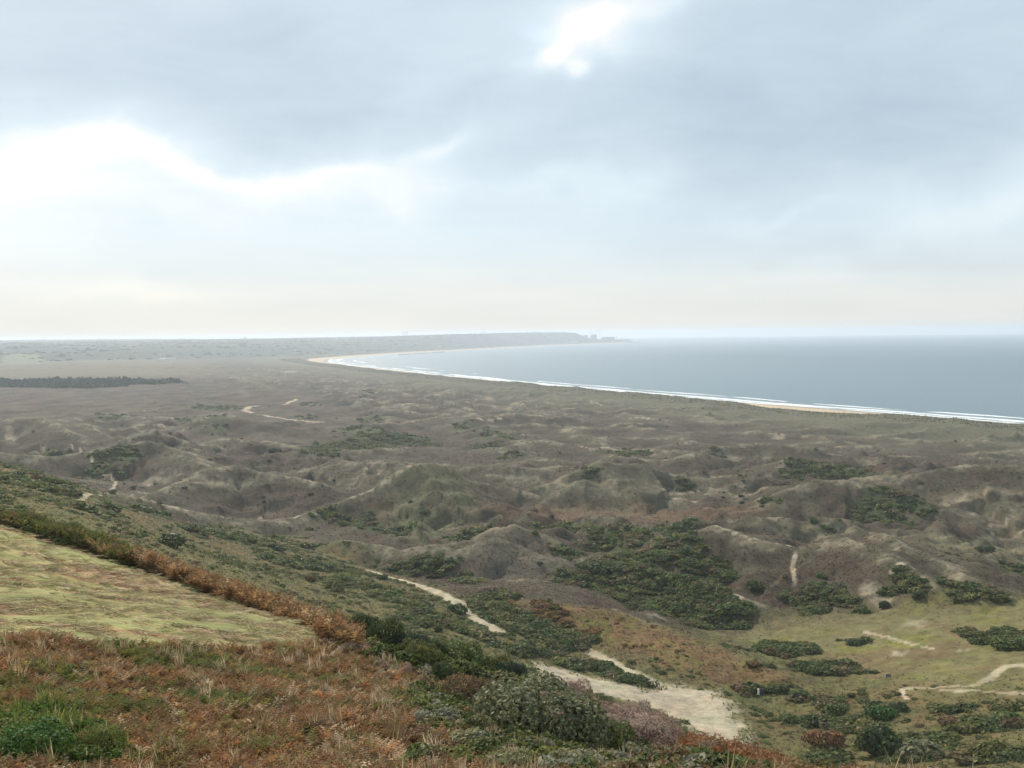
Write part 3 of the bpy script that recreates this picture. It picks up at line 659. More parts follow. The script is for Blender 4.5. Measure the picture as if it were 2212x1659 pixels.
# ------------------------------------------------------------------ haze
hz = bpy.data.meshes.new('haze'); bm = bmesh.new(); bmesh.ops.create_cube(bm, size=1.0)
bmesh.ops.scale(bm, vec=(47000, 47000, 284), verts=bm.verts); bmesh.ops.translate(bm, vec=(0, 0, -18), verts=bm.verts); bm.to_mesh(hz); bm.free()
hm = bpy.data.materials.new('haze_air'); hm.use_nodes = True; t = NT(hm.node_tree)
pv = t.n('ShaderNodeVolumePrincipled'); ho = t.n('ShaderNodeOutputMaterial'); t.l(pv.outputs[0], ho.inputs['Volume'])
pv.inputs['Color'].default_value = (.765, .85, .96, 1); pv.inputs['Density'].default_value = 1.08e-4; pv.inputs['Anisotropy'].default_value = .32
hz.materials.append(hm); link(bpy.data.objects.new('haze', hz), kind='stuff')

# ------------------------------------------------------------------ plants: shared pieces
def leaf_mat(name, tint=None, transl=.45, instanced=True, rough=.6):
    m = bpy.data.materials.new(name); m.use_nodes = True; t = NT(m.node_tree)
    o = t.n('ShaderNodeOutputMaterial'); v = t.n('ShaderNodeAttribute', attribute_name='v')
    if instanced:
        a = t.n('ShaderNodeAttribute', attribute_name='tint', attribute_type='INSTANCER'); c = a.outputs['Color']
    else:
        rgb = t.n('ShaderNodeRGB'); rgb.outputs[0].default_value = (*tint, 1); c = rgb.outputs[0]
        geo = t.n('ShaderNodeNewGeometry'); nz = t.noise(geo.outputs['Position'], 1.1, 4, .6)
        c = t.mix(1.0, c, t.ramp(nz, [(.3, (.62, .72, .7)), (.5, (1, 1, 1)), (.7, (1.5, 1.3, 1.05))]), 'MULTIPLY')
    k = t.m('MULTIPLY_ADD', v.outputs['Fac'], .9, .55); cc = t.n('ShaderNodeCombineXYZ'); [t.l(k, cc.inputs[i]) for i in range(3)]
    c = t.mix(1.0, c, cc.outputs[0], 'MULTIPLY')
    b = t.n('ShaderNodeBsdfPrincipled'); t.l(c, b.inputs['Base Color']); b.inputs['Roughness'].default_value = rough; b.inputs['Specular IOR Level'].default_value = .18
    tr = t.n('ShaderNodeBsdfTranslucent'); t.l(c, tr.inputs[0]); mx = t.n('ShaderNodeMixShader'); mx.inputs[0].default_value = transl
    t.l(b.outputs[0], mx.inputs[1]); t.l(tr.outputs[0], mx.inputs[2]); t.l(mx.outputs[0], o.inputs[0])
    return m
LEAF_I = leaf_mat('plant_leaf'); BARK = mat('shrub_bark', (.075, .058, .042), .9, .1, var=.4, scale=9)

def leaf_quads(cent, size, nrm_, aspect=.6):
    """one bent diamond per leaf"""
    n = len(cent); r = rng.normal(size=(n, 3)); t_ = np.cross(nrm_, r); t_ /= np.linalg.norm(t_, axis=1)[:, None] + 1e-9
    b_ = np.cross(nrm_, t_); b_ /= np.linalg.norm(b_, axis=1)[:, None] + 1e-9
    s = (size * rng.uniform(.65, 1.35, n))[:, None]
    p = np.stack([cent - t_ * s, cent + b_ * s * aspect, cent + t_ * s - nrm_ * s * .25, cent - b_ * s * aspect], 1)
    F = np.arange(n * 4).reshape(n, 4)
    return p.reshape(-1, 3), F, np.repeat(rng.random(n), 4)
def dome_points(n, lobes, squash=.8):
    """points on the outside of a heap of lobes (unit size), above the ground"""
    out, nn = [], []
    lob = [(0, 0, .38, .55)] + [(math.cos(a) * q, math.sin(a) * q, rng.uniform(.15, .62) , rng.uniform(.24, .42)) for a, q in zip(rng.uniform(0, 6.28, lobes), rng.uniform(.25, .72, lobes))]
    L_ = np.array(lob); wgt = L_[:, 3] ** 2; wgt /= wgt.sum()
    while len(out) < n:
        k = rng.choice(len(L_), p=wgt); d = rng.normal(size=3); d /= np.linalg.norm(d)
        if d[2] < -.35: continue
        rad = L_[k, 3] * rng.uniform(.82, 1.08); p = L_[k, :3] * (1, 1, squash) + d * rad * np.array((1, 1, squash + .1))
        if p[2] < 0: continue
        q = ((p - L_[:, :3] * (1, 1, squash)) ** 2).sum(1) < (L_[:, 3] * .72) ** 2
        if q.any(): continue
        out.append(p); nn.append(d + rng.normal(size=3) * .45)
    nn = np.array(nn); nn /= np.linalg.norm(nn, axis=1)[:, None]
    return np.array(out), nn
def clump_mesh(name, n, size, lobes, m, squash=.8, aspect=.6):
    p, nn = dome_points(n, lobes, squash); v, f, a = leaf_quads(p, size, nn, aspect)
    return npmesh(name, v, f, m, False, {'v': ('FLOAT', a)})
def frond_mesh(name, nfr, m):
    VV, FF, AA = [], [], []
    for k in range(nfr):
        az = rng.uniform(0, 6.28); lean = rng.uniform(.35, 1.1); Ln = rng.uniform(.65, 1.05); av = rng.random(); bx = rng.normal(size=2) * .08
        d = np.array((math.cos(az), math.sin(az), 0)); sd = np.array((-math.sin(az), math.cos(az), 0)); prev = None; npn = 7
        for i in range(npn + 1):
            u = i / npn; p = np.array((bx[0], bx[1], 0)) + d * Ln * lean * (.15 * u + .55 * u * u) + np.array((0, 0, Ln * (u * 1.0 - .42 * u * u)))
            if i >= 2:
                wv = .26 * Ln * (1 - u) ** .8 * (1.15 if i > 2 else .9) + .03; droop = np.array((0, 0, -.25 * wv))
                fw = d * .05 * Ln + np.array((0, 0, .03))
                for sg in (-1, 1):
                    b0 = len(VV); tip = p + sd * sg * wv + droop + fw + rng.normal(size=3) * .02
                    VV += [p - fw * .55, p + fw * .75, tip]; FF.append((b0, b0 + 1, b0 + 2)); AA += [av * .8 + .1] * 2 + [min(1, av * .8 + .35)]
            if prev is not None:
                b0 = len(VV); VV += [prev - sd * .008, prev + sd * .008, p]; FF.append((b0, b0 + 1, b0 + 2)); AA += [.2] * 3
            prev = p
    return npmesh(name, np.array(VV), np.array(FF), m, False, {'v': ('FLOAT', np.array(AA))}, tri=True)
def tuft_mesh(name, nb, m, spread=.35, width=.012, hgt=1.0):
    VV, FF, AA = [], [], []
    for k in range(nb):
        az = rng.uniform(0, 6.28); ln = hgt * rng.uniform(.5, 1); ls = rng.uniform(.1, 1) * spread; w_ = width * rng.uniform(.7, 1.4)
        b = np.array((rng.normal() * .12, rng.normal() * .12, 0)); d = np.array((math.cos(az), math.sin(az), 0)); sd = np.array((-d[1], d[0], 0))
        q = b + d * ls * .35 + (0, 0, ln * .6); e = b + d * ls + (0, 0, ln); b0 = len(VV); av = rng.random()
        VV += [b - sd * w_, b + sd * w_, q + sd * w_ * .8, q - sd * w_ * .8, e]; FF += [(b0, b0 + 1, b0 + 2), (b0, b0 + 2, b0 + 3), (b0 + 3, b0 + 2, b0 + 4)]; AA += [av * .5] * 2 + [av] * 2 + [min(1, av + .2)]
    return npmesh(name, np.array(VV), np.array(FF), m, False, {'v': ('FLOAT', np.array(AA))}, tri=True)
def asset_coll(name, meshes):
    c = bpy.data.collections.new(name)
    for i, me in enumerate(meshes):
        o = bpy.data.objects.new('%s_%02d' % (name, i), me); c.objects.link(o)
    return c
def scatter(name, coll, P_, scl, tint, nk, tilt=.12, **props):
    n = len(P_)
    if n == 0: return
    rot = np.c_[rng.normal(size=n) * tilt, rng.normal(size=n) * tilt, rng.uniform(0, 6.28, n)]
    scl = np.asarray(scl, float)
    if scl.ndim == 1: scl = np.c_[scl, scl, scl]
    me = bpy.data.meshes.new(name); me.vertices.add(n); me.vertices.foreach_set('co', np.ascontiguousarray(P_, np.float32).ravel())
    for nm, ty, arr in (('rot', 'FLOAT_VECTOR', rot), ('scl', 'FLOAT_VECTOR', scl), ('tint', 'FLOAT_COLOR', np.c_[np.clip(tint, .005, .9), np.ones(n)])):
        at = me.attributes.new(nm, ty, 'POINT'); at.data.foreach_set('color' if ty == 'FLOAT_COLOR' else 'vector', np.ascontiguousarray(arr, np.float32).ravel())
    at = me.attributes.new('pick', 'INT', 'POINT'); at.data.foreach_set('value', rng.integers(0, nk, n).astype(np.int32))
    o = bpy.data.objects.new(name, me); link(o, kind='stuff', **props)
    ng = bpy.data.node_groups.new(name, 'GeometryNodeTree')
    ng.interface.new_socket('Geometry', in_out='INPUT', socket_type='NodeSocketGeometry'); ng.interface.new_socket('Geometry', in_out='OUTPUT', socket_type='NodeSocketGeometry')
    N = ng.nodes; gi = N.new('NodeGroupInput'); go = N.new('NodeGroupOutput'); ci = N.new('GeometryNodeCollectionInfo'); iop = N.new('GeometryNodeInstanceOnPoints')
    ci.inputs['Collection'].default_value = coll; ci.inputs['Separate Children'].default_value = True; ci.inputs['Reset Children'].default_value = True
    def na(nm, ty):
        x = N.new('GeometryNodeInputNamedAttribute'); x.data_type = ty; x.inputs['Name'].default_value = nm; return x.outputs['Attribute']
    lk = ng.links.new
    lk(gi.outputs[0], iop.inputs['Points']); lk(ci.outputs[0], iop.inputs['Instance']); iop.inputs['Pick Instance'].default_value = True
    lk(na('pick', 'INT'), iop.inputs['Instance Index']); lk(na('rot', 'FLOAT_VECTOR'), iop.inputs['Rotation']); lk(na('scl', 'FLOAT_VECTOR'), iop.inputs['Scale'])
    lk(iop.outputs[0], go.inputs[0]); md = o.modifiers.new('scatter', 'NODES'); md.node_group = ng
    return o
def sample(n, r0, r1, az=34.5):
    a = np.radians(rng.uniform(-az, az, n)); r = np.sqrt(rng.uniform(r0 * r0, r1 * r1, n)); return r * np.sin(a), r * np.cos(a)
def ground_at(x, y):
    r = np.hypot(x, y); i = np.clip(np.round(np.interp(r, rr, np.arange(nr))).astype(int), 0, nr - 1); j = np.clip(np.round(np.interp(np.arctan2(x, y), th, np.arange(nc_))).astype(int), 0, nc_ - 1)
    return i * nc_ + j
def at3(x, y, dz=0.0): return np.c_[x, y, H(x, y) - curv(x, y) + dz]
def pick_tint(cols, w, n):
    cols = np.array(cols); k = rng.choice(len(cols), n, p=np.array(w) / sum(w)); return cols[k] * rng.uniform(.75, 1.25, (n, 1))

_sp = np.arange(-60, 1761, 20); SILD, SILA = [], []
for q in _sp:
    r__ = ray(q, 1400); h__ = math.hypot(r__[0], r__[1]); ds = np.arange(18, 88, .5); z__ = H(r__[0] / h__ * ds, r__[1] / h__ * ds); SILD.append(ds[np.argmax((z__ - CAMZ) / ds)]); SILA.append(math.atan2(r__[0], r__[1]))
SILD = np.array(SILD); SILA = np.array(SILA)
def brow_band(nm, px0, px1, n, d0, d1, lo, hi, cols, w_, coll, nk, thr=-.3, dz=-.1, vert=1.0):
    p_ = rng.uniform(px0, px1, n); a_ = np.interp(p_, _sp, SILA); d_ = np.interp(p_, _sp, SILD) - rng.uniform(d0, d1, n); a, b = np.sin(a_) * d_, np.cos(a_) * d_
    q = fbm(a / 2.6, b / 2.6, 227, 3) > thr; a, b = a[q], b[q]; s_ = rng.uniform(lo, hi, len(a))
    scatter(nm, coll, at3(a, b, dz), np.c_[s_, s_, s_ * rng.uniform(.8, 1.2, len(a)) * vert], pick_tint(cols, w_, len(a)), nk, .12)
FROND = asset_coll('bracken_plant', [frond_mesh('bracken_plant', 7, LEAF_I) for _ in range(6)])
BUSH = asset_coll('leafy_clump', [clump_mesh('leafy_clump', 260, .10, 5, LEAF_I, .75) for _ in range(4)])
SCRUBC = asset_coll('scrub_clump', [clump_mesh('scrub_clump', 150, .15, 5, LEAF_I, .62) for _ in range(5)])
FARC = asset_coll('far_clump', [clump_mesh('far_clump', 60, .26, 4, LEAF_I, .6) for _ in range(4)])
TUFT = asset_coll('grass_tuft', [tuft_mesh('grass_tuft', 22, LEAF_I, .45, .014) for _ in range(4)])
FTUFT = asset_coll('marram_tuft', [tuft_mesh('marram_tuft', 9, LEAF_I, .9, .085, .8) for _ in range(4)])
TWIG = asset_coll('dry_twigs', [clump_mesh('dry_twigs', 420, .10, 4, LEAF_I, .95, .13) for _ in range(3)])
def straw_mesh():
    n = 26; c = np.c_[rng.normal(size=n) * .35, rng.normal(size=n) * .10, rng.uniform(.02, .14, n)]
    a = rng.normal(size=n) * .5; d = np.c_[np.cos(a), np.sin(a), rng.normal(size=n) * .18] * rng.uniform(.10, .26, n)[:, None]; s = np.c_[-np.sin(a), np.cos(a), np.full(n, .4)] * .022
    V_ = np.stack([c - d - s, c + d - s * .4, c + d + s, c - d + s * .4], 1).reshape(-1, 3)
    return npmesh('cut_straw', V_, np.arange(n * 4).reshape(n, 4), LEAF_I, False, {'v': ('FLOAT', np.repeat(rng.random(n), 4))})
STRAW = asset_coll('cut_straw', [straw_mesh() for _ in range(4)])

# ---- bracken on the near hillside
xs, ys = sample(105000, 13, 92); s0 = np.full(len(xs), 999.0)
Mn = masks(xs, ys, s0, s0 * 0)
near_ok = (Mn['near'] > .5)
pn1 = fbm(xs / 3.2, ys / 3.2, 201, 3); pn2 = fbm(xs / 9, ys / 9, 203, 2)
ok = near_ok & (Mn['field'] < .35); r_ = np.hypot(xs, ys)
pxn = CX + FL * xs / ys
strip = ok & (r_ > browr(xs, ys) - 11) & (pxn < 760)            # bank beyond the field
top = ok & ~strip
k = np.nonzero(top)[0]
gn = sst(pn1[k] + .5 * pn2[k], .08, .42)
cols_b = pick_tint([(.30, .185, .080), (.33, .165, .070), (.22, .125, .055), (.52, .40, .25), (.22, .20, .06)], [5, 4, 3, 1.3, 1.5], len(k))  # bracken browns brightened, painting sunlight on the near slope into the tint
cols_g = pick_tint([(.17, .17, .04), (.12, .155, .035), (.23, .19, .055)], [3, 2, 2], len(k))
tn = np.where((rng.random(len(k)) < gn * .85)[:, None], cols_g, cols_b) * (1 + .35 * fbm(xs[k] / 2.2, ys[k] / 2.2, 207, 2))[:, None]
kk = rng.random(len(k)) < np.where(r_[k] < 32, .95, .7)
scatter('bracken', FROND, at3(xs[k], ys[k], -.08)[kk], (rng.uniform(.32, .72, len(k)) * (1 - .30 * sst(r_[k], 12, 4)))[kk], tn[kk], 6, .15)
k = np.nonzero(strip)[0]; brown = sst(pxn[k] + 90 * pn1[k], 190, 330)
tn = np.where((rng.random(len(k)) < brown)[:, None], pick_tint([(.30, .185, .085), (.33, .20, .10), (.24, .135, .06), (.46, .34, .20)], [5, 3, 3, 1], len(k)), pick_tint([(.11, .13, .035), (.17, .12, .055), (.16, .15, .05)], [4, 3, 2], len(k)))
scatter('bracken', FROND, at3(xs[k], ys[k], -.05), np.c_[rng.uniform(.8, 1.3, len(k)), rng.uniform(.8, 1.3, len(k)), rng.uniform(.9, 2.1, len(k)) * (1 + .55 * fbm(xs[k] / 4, ys[k] / 4, 209, 2))], tn, 6, .12)
# ---- dry grass stems between the bracken
xs, ys = sample(15000, 13, 60); Mn = masks(xs, ys, np.full(len(xs), 999.0), xs * 0); k = np.nonzero((Mn['near'] > .5) & (Mn['field'] < .3))[0]
k = k[rng.random(len(k)) < .07]
scatter('dry_grass', TUFT, at3(xs[k], ys[k], -.03), rng.uniform(.4, .85, len(k)), pick_tint([(.40, .31, .19), (.30, .24, .13), (.45, .36, .25)], [3, 2, 1], len(k)), 4, .2)
# ---- bramble and scrub low in the bracken
def zone(poly, n, soft_=0):
    pts = [hit(*q) if len(q) == 2 else P(*q) for q in poly]; xx = [p[0] for p in pts]; yy = [p[1] for p in pts]
    a = rng.uniform(min(xx), max(xx), n); b = rng.uniform(min(yy), max(yy), n); m = inside(a, b, pts); return a[m], b[m]
GREENS = [(.075, .10, .030), (.11, .135, .040), (.16, .165, .052), (.22, .21, .11), (.055, .075, .028)]
def bushes(nm, poly, n, lo, hi, cols, w_, thr=-.1, sc_=3.0, coll=None, nk=4, dz=-.1):
    a, b = zone(poly, n); nz = fbm(a / sc_, b / sc_, 221, 3); q = nz > thr; a, b = a[q], b[q]
    s_ = rng.uniform(lo, hi, len(a)); scatter(nm, coll or BUSH, at3(a, b, dz), np.c_[s_, s_, s_ * rng.uniform(.7, 1.1, len(a))], pick_tint(cols, w_, len(a)), nk, .1)
bushes('bramble', [(0, 1560), (110, 1540), (220, 1590), (260, 1659), (0, 1659)], 1500, .3, .6, [(.07, .12, .02), (.11, .16, .03), (.16, .19, .04)], [3, 3, 2], -.3)
bushes('tall_grass', [(0, 1545), (110, 1530), (240, 1585), (300, 1659), (0, 1659)], 260, .5, .9, [(.10, .15, .03), (.17, .20, .05), (.30, .27, .12)], [3, 3, 2], -.3, coll=TUFT)
bushes('bramble', [(120, 1455), (260, 1430), (420, 1480), (420, 1560), (280, 1560), (130, 1500)], 700, .2, .4, [(.13, .16, .035), (.09, .12, .03), (.19, .17, .04)], [3, 3, 2], .0)
bushes('bramble', [(-60, 1090, 80), (0, 1110, 76), (150, 1160, 74), (270, 1190, 71.5), (360, 1230, 69), (400, 1250, 67), (250, 1205, 71), (150, 1190, 69.5), (0, 1140, 73.6), (-60, 1130, 75)], 1300, .4, .85, [(.13, .15, .045), (.17, .13, .06), (.19, .14, .065), (.15, .16, .04)], [3, 3, 3, 2], -.35)
PINK = [(.36, .27, .22), (.30, .21, .17), (.22, .155, .12), (.42, .34, .27)]
brow_band('dry_twigs', 1150, 1420, 1500, -.3, 7, .6, 1.1, PINK, [3, 3, 2, 2], TWIG, 3, -.15, vert=1.15)
brow_band('dry_twigs', 1380, 1600, 800, -.5, 5, .4, .75, PINK, [3, 3, 2, 2], TWIG, 3, -.1)
brow_band('dry_twigs', 740, 1150, 420, 1.5, 8, .3, .6, PINK, [3, 3, 1, 2], TWIG, 3, .0)
brow_band('bramble', 690, 1140, 1700, -.5, 4.5, .45, 1.0, GREENS, [4, 4, 2, 1, 4], BUSH, 4, -.12)
brow_band('bramble', 900, 1600, 3000, 2, 24, .3, .75, GREENS + [(.24, .24, .17), (.17, .12, .06)], [3, 4, 4, 4, 2, 4, 3], BUSH, 4, -.12)
brow_band('bramble', 800, 1000, 600, 3, 16, .25, .55, GREENS, [3, 4, 4, 3, 2], BUSH, 4, .12)
brow_band('bramble', 1250, 1650, 500, -.5, 3, .4, .8, GREENS, [4, 4, 2, 1, 4], BUSH, 4, .05)
brow_band('bracken', 1420, 1700, 1500, -.5, 4, .8, 1.2, [(.30, .14, .06), (.26, .12, .05), (.17, .15, .045)], [3, 3, 1], FROND, 6, -.2)
# ---- cut bracken and straw lying in rows on the mown field
n = 26000; a, b = rng.uniform(-60, 2, n), rng.uniform(28, 82, n); q = inside(a, b, FIELD) & (np.abs(np.arctan2(a, b)) < .62); a, b = a[q], b[q]
fu_, fv_ = a * FU[0] + b * FU[1], a * FVv[0] + b * FVv[1]
sw_ = pn(fu_ / 7.5, fv_ / .5 + .5 * pn(fu_ / 9, fv_ / 4, 6), 7) + .4 * pn(fu_ / 14, fv_ / 3.2, 9); q = sw_ + rng.normal(size=len(a)) * .15 > .02; a, b, sw_ = a[q], b[q], sw_[q]
tn = np.where((sw_ > .45)[:, None], pick_tint([(.36, .21, .10), (.30, .17, .08), (.46, .34, .18)], [3, 2, 1], len(a)), pick_tint([(.40, .35, .15), (.36, .27, .12), (.27, .29, .09)], [3, 3, 1], len(a)))
o = scatter('cut_straw', STRAW, at3(a, b, 0), np.c_[rng.uniform(.5, 1.3, len(a)), rng.uniform(.4, .8, len(a)), rng.uniform(.4, .9, len(a))], tn, 4, .06)
d = o.data.attributes['rot'].data; rt = np.c_[rng.normal(size=len(a)) * .06, rng.normal(size=len(a)) * .06, math.atan2(FU[1], FU[0]) + rng.normal(size=len(a)) * .25]; d.foreach_set('vector', rt.astype(np.float32).ravel())

# ---- scrub on the lower slope and among the dunes
def scrub_scatter(n, r0, r1, coll, nk, lo, hi, name, thin=1.0):
    xs, ys = sample(n, r0, r1, 33.5); z, s_, c_ = xs * 0, coast_s(xs, ys), xs * 0
    Mq = masks(xs, ys, s_, c_); zz_ = H(xs, ys); r_ = np.hypot(xs, ys)
    n14_ = fbm(xs / 13, ys / 13, 103, 3); n60_ = fbm(xs / 60, ys / 60, 101, 3)
    slope = hillside(xs, ys); toe_ = (1 - sst(r_, 225, 265)) * (1 - slope)
    p = Mq['thick'] * .95 + slope * sst(n14_ + n60_ * .6, -.2, .3) * .55 + toe_ * .34 * sst(n14_ + .5 * fbm(xs / 5, ys / 5, 131, 2), .0, .3) + .10 * sst(n14_ - n60_, .25, .5) * (r_ > 330)
    p *= (1 - Mq['near']) * (1 - Mq['lot']) * (1 - Mq['path']) * (1 - .985 * Mq['meadow'] * (Mq['thick'] < .3)) * (s_ > 120)
    q = rng.random(n) < p * thin; xs, ys, th_ = xs[q], ys[q], Mq['thick'][q]; bk = Mq['brk'][q]
    s1 = (lo + (hi - lo) * rng.random(len(xs)) ** 1.6) * (0.5 + .6 * th_) * (1 - .3 * bk)
    tn = np.where((bk > .5)[:, None], pick_tint([(.23, .13, .06), (.19, .11, .055), (.17, .15, .05), (.12, .12, .04)], [4, 3, 3, 2], len(xs)),
                  pick_tint([(.100, .130, .048), (.130, .155, .056), (.175, .175, .068), (.18, .145, .08), (.080, .105, .046)], [4, 4, 3, 2, 3], len(xs)))
    scatter(name, coll, at3(xs, ys, -.12), np.c_[s1 * 1.1, s1 * 1.1, s1 * rng.uniform(.5, .95, len(s1))], tn, nk, .1)
    return len(xs)
c1 = scrub_scatter(150000, 60, 330, SCRUBC, 5, .6, 2.6, 'scrub', .5)
c2 = scrub_scatter(150000, 330, 800, FARC, 4, .9, 2.9, 'scrub', .45)
c3 = scrub_scatter(160000, 800, 2100, FARC, 4, 1.6, 3.2, 'scrub', .4)
# ---- tussocks of marram and heath, coloured like the ground cover they make up
def tussocks(n, r0, r1, lo, hi, dens):
    xs, ys = sample(n, r0, r1, 32); s_ = coast_s(xs, ys); Mq = masks(xs, ys, s_, xs * 0)
    q = (rng.random(n) < dens * (1 - Mq['near']) * (1 - Mq['lot']) * (1 - Mq['path']) * (1 - .93 * Mq['meadow']) * (1 - Mq['sand'] * .7)) & (s_ > 110); xs, ys = xs[q], ys[q]
    c_ = col[ground_at(xs, ys)] * rng.uniform(.85, 1.5, (len(xs), 1)) * (1.3 if r1 < 400 else 1.0) * rng.uniform(.92, 1.08, (len(xs), 3)); s1 = rng.uniform(lo, hi, len(xs))
    scatter('tussock_grass', FTUFT, at3(xs, ys, -.05), np.c_[s1 * 1.5, s1 * 1.5, s1 * .62], c_, 4, .2)
tussocks(100000, 62, 330, .2, .55, .9)
tussocks(90000, 330, 800, .35, .8, .8)
print('scrub', c1, c2, c3)

# ---- pine plantation far left, and woods and hedges on the far hill
def pine_mesh():
    n = 70; u = rng.random(n) ** .7; a = rng.uniform(0, 6.28, n); rad = (1 - u) * .33 + .06
    c = np.c_[np.cos(a) * rad, np.sin(a) * rad, .28 + u * .72]; nn = np.c_[np.cos(a), np.sin(a), np.full(n, .6)]; nn /= np.linalg.norm(nn, axis=1)[:, None]
    v, f, av = leaf_quads(c, .13, nn, .7); b0 = len(v)
    tv = np.array([(.03 * math.cos(t_), .03 * math.sin(t_), h_) for h_ in (0, .5) for t_ in np.linspace(0, 6.28, 5)[:4]]); tf = np.array([(i, (i + 1) % 4, 4 + (i + 1) % 4, 4 + i) for i in range(4)]) + b0
    return npmesh('pine_tree', np.r_[v, tv], np.r_[f, tf], LEAF_I, False, {'v': ('FLOAT', np.r_[av, np.full(8, .1)])})
PINE = asset_coll('pine_tree', [pine_mesh() for _ in range(4)])
pz = [hit(*q) for q in [(-260, 836), (0, 838), (150, 838), (330, 833), (370, 829), (350, 825), (150, 825), (-260, 826)]]
xx = [p[0] for p in pz]; yy = [p[1] for p in pz]; a = rng.uniform(min(xx), max(xx), 5200); b = rng.uniform(min(yy), max(yy), 5200); q = inside(a + 50 * pn(a / 60, b / 60, 3), b + 90 * pn(a / 90, b / 90, 4), pz); a, b = a[q], b[q]; s1 = rng.uniform(5.5, 9, len(a)) * (1 + .35 * pn(a / 45, b / 45, 6)); u_ = rng.random(len(a)) < .55
scatter('pine_plantation', FARC, at3(a[u_], b[u_], -.5), np.c_[s1 * .9, s1 * .9, s1 * 1.15][u_], pick_tint([(.06, .085, .05), (.07, .095, .055), (.055, .075, .045)], [3, 2, 2], int(u_.sum())), 4, .05)
a, b, s1 = a[~u_], b[~u_], s1[~u_]
scatter('pine_plantation', PINE, at3(a, b), np.c_[s1 * 1.1, s1 * 1.1, s1], pick_tint([(.05, .075, .042), (.06, .085, .045), (.045, .062, .036)], [3, 2, 2], len(a)), 4, .04)
a, b = sample(16000, 2700, 12000, 31); s_ = coast_s(a, b); zz_ = H(a, b); w1 = fbm(a / 260, b / 420, 231, 3); cell = pn(a / 190, b / 420, 111)
q = (s_ > 120) & (inside(a, b, FOOTPOLY)) & ((w1 > .0) | (np.abs(cell * 6 % 1 - .5) < .035)); a, b = a[q], b[q]; s1 = rng.uniform(5, 10, len(a))
scatter('far_woodland', FARC, at3(a, b, -1), np.c_[s1 * 1.5, s1 * 1.5, s1], pick_tint([(.028, .040, .026), (.036, .05, .03), (.05, .06, .035)], [3, 3, 1], len(a)), 4, .05)
# ---- grass fringe and shrubs on the crest of the foredune
m_ = rng.integers(0, len(cpts), 26000); a = cpts[m_, 0] - nrm[m_, 0] * rng.uniform(105, 190, 26000); b = cpts[m_, 1] - nrm[m_, 1] * rng.uniform(105, 190, 26000)
q = (b > 700) & (b < 4200); a, b = a[q], b[q]; s1 = rng.uniform(.9, 1.9, len(a))
scatter('marram_grass', FTUFT, at3(a, b, -.1), s1, pick_tint([(.11, .105, .065), (.085, .09, .05), (.15, .135, .085)], [3, 2, 1], len(a)), 4, .2)

# grass creeping in over the edge of the car park and along the tracks
xs, ys = sample(90000, 150, 330, 30); Mq = masks(xs, ys, np.full(len(xs), 999.0), xs * 0)
e_ = np.maximum(Mq['lot'] * (1 - Mq['lot']) * 4, Mq['path'] * (1 - Mq['path']) * 4 * (Mq['path'] < .35) * (np.hypot(xs, ys) > 235) * .5); q = (rng.random(len(xs)) < e_ * .9) & (Mq['near'] < .1); xs, ys = xs[q], ys[q]; s1 = rng.uniform(.25, .6, len(xs))
scatter('grass_fringe', FTUFT, at3(xs, ys, -.04), s1, pick_tint([(.18, .19, .07), (.25, .22, .11), (.14, .16, .06)], [3, 2, 2], len(xs)), 4, .2)

# ------------------------------------------------------------------ shrubs that stand alone
def stem_mesh(name, k=6):
    VV, FF = [], []
    def limb(p, q, r1_, r2_):
        d = q - p; d /= np.linalg.norm(d); u_ = np.cross(d, (0.3, .2, .9)); u_ /= np.linalg.norm(u_); w_ = np.cross(d, u_); b0 = len(VV)
        for (c_, r_) in ((p, r1_), (q, r2_)):
            for i in range(5): a_ = i * 1.2566; VV.append(c_ + (u_ * math.cos(a_) + w_ * math.sin(a_)) * r_)
        for i in range(5): FF.append((b0 + i, b0 + (i + 1) % 5, b0 + 5 + (i + 1) % 5, b0 + 5 + i))
    for i in range(k):
        a_ = i * 6.28 / k + rng.uniform(-.3, .3); p = np.array((math.cos(a_) * .06, math.sin(a_) * .06, -.12)); q = p + np.array((math.cos(a_) * .28, math.sin(a_) * .28, .48)); limb(p, q, .035, .022)
        for j in range(2): limb(q, q + np.array((math.cos(a_ + j - .5) * .22, math.sin(a_ + j - .5) * .22, .26)), .02, .007)
    return npmesh(name, np.array(VV), np.array(FF), BARK, True)
FOL_N = [clump_mesh('foliage', 4200, .030, 11, None, .85, .7) for _ in range(5)]
FOL_M = [clump_mesh('foliage', 650, .085, 7, None, .75, .7) for _ in range(4)]
FOL_T = [clump_mesh('foliage', 3600, .06, 9, None, .95, .12) for _ in range(2)]
for me in FOL_N + FOL_M + FOL_T: me.materials.append(None)
STEM = [stem_mesh('stem') for _ in range(3)]
TM = {k: leaf_mat('leaf_' + k, c, .3, False) for k, c in dict(dark=(.070, .098, .040), green=(.105, .14, .045), olive=(.14, .145, .050), grey=(.17, .18, .10), brown=(.19, .13, .07), rust=(.22, .12, .06), vivid=(.06, .13, .03), lime=(.17, .19, .055), pale=(.30, .22, .18), blue=(.052, .078, .055)).items()}
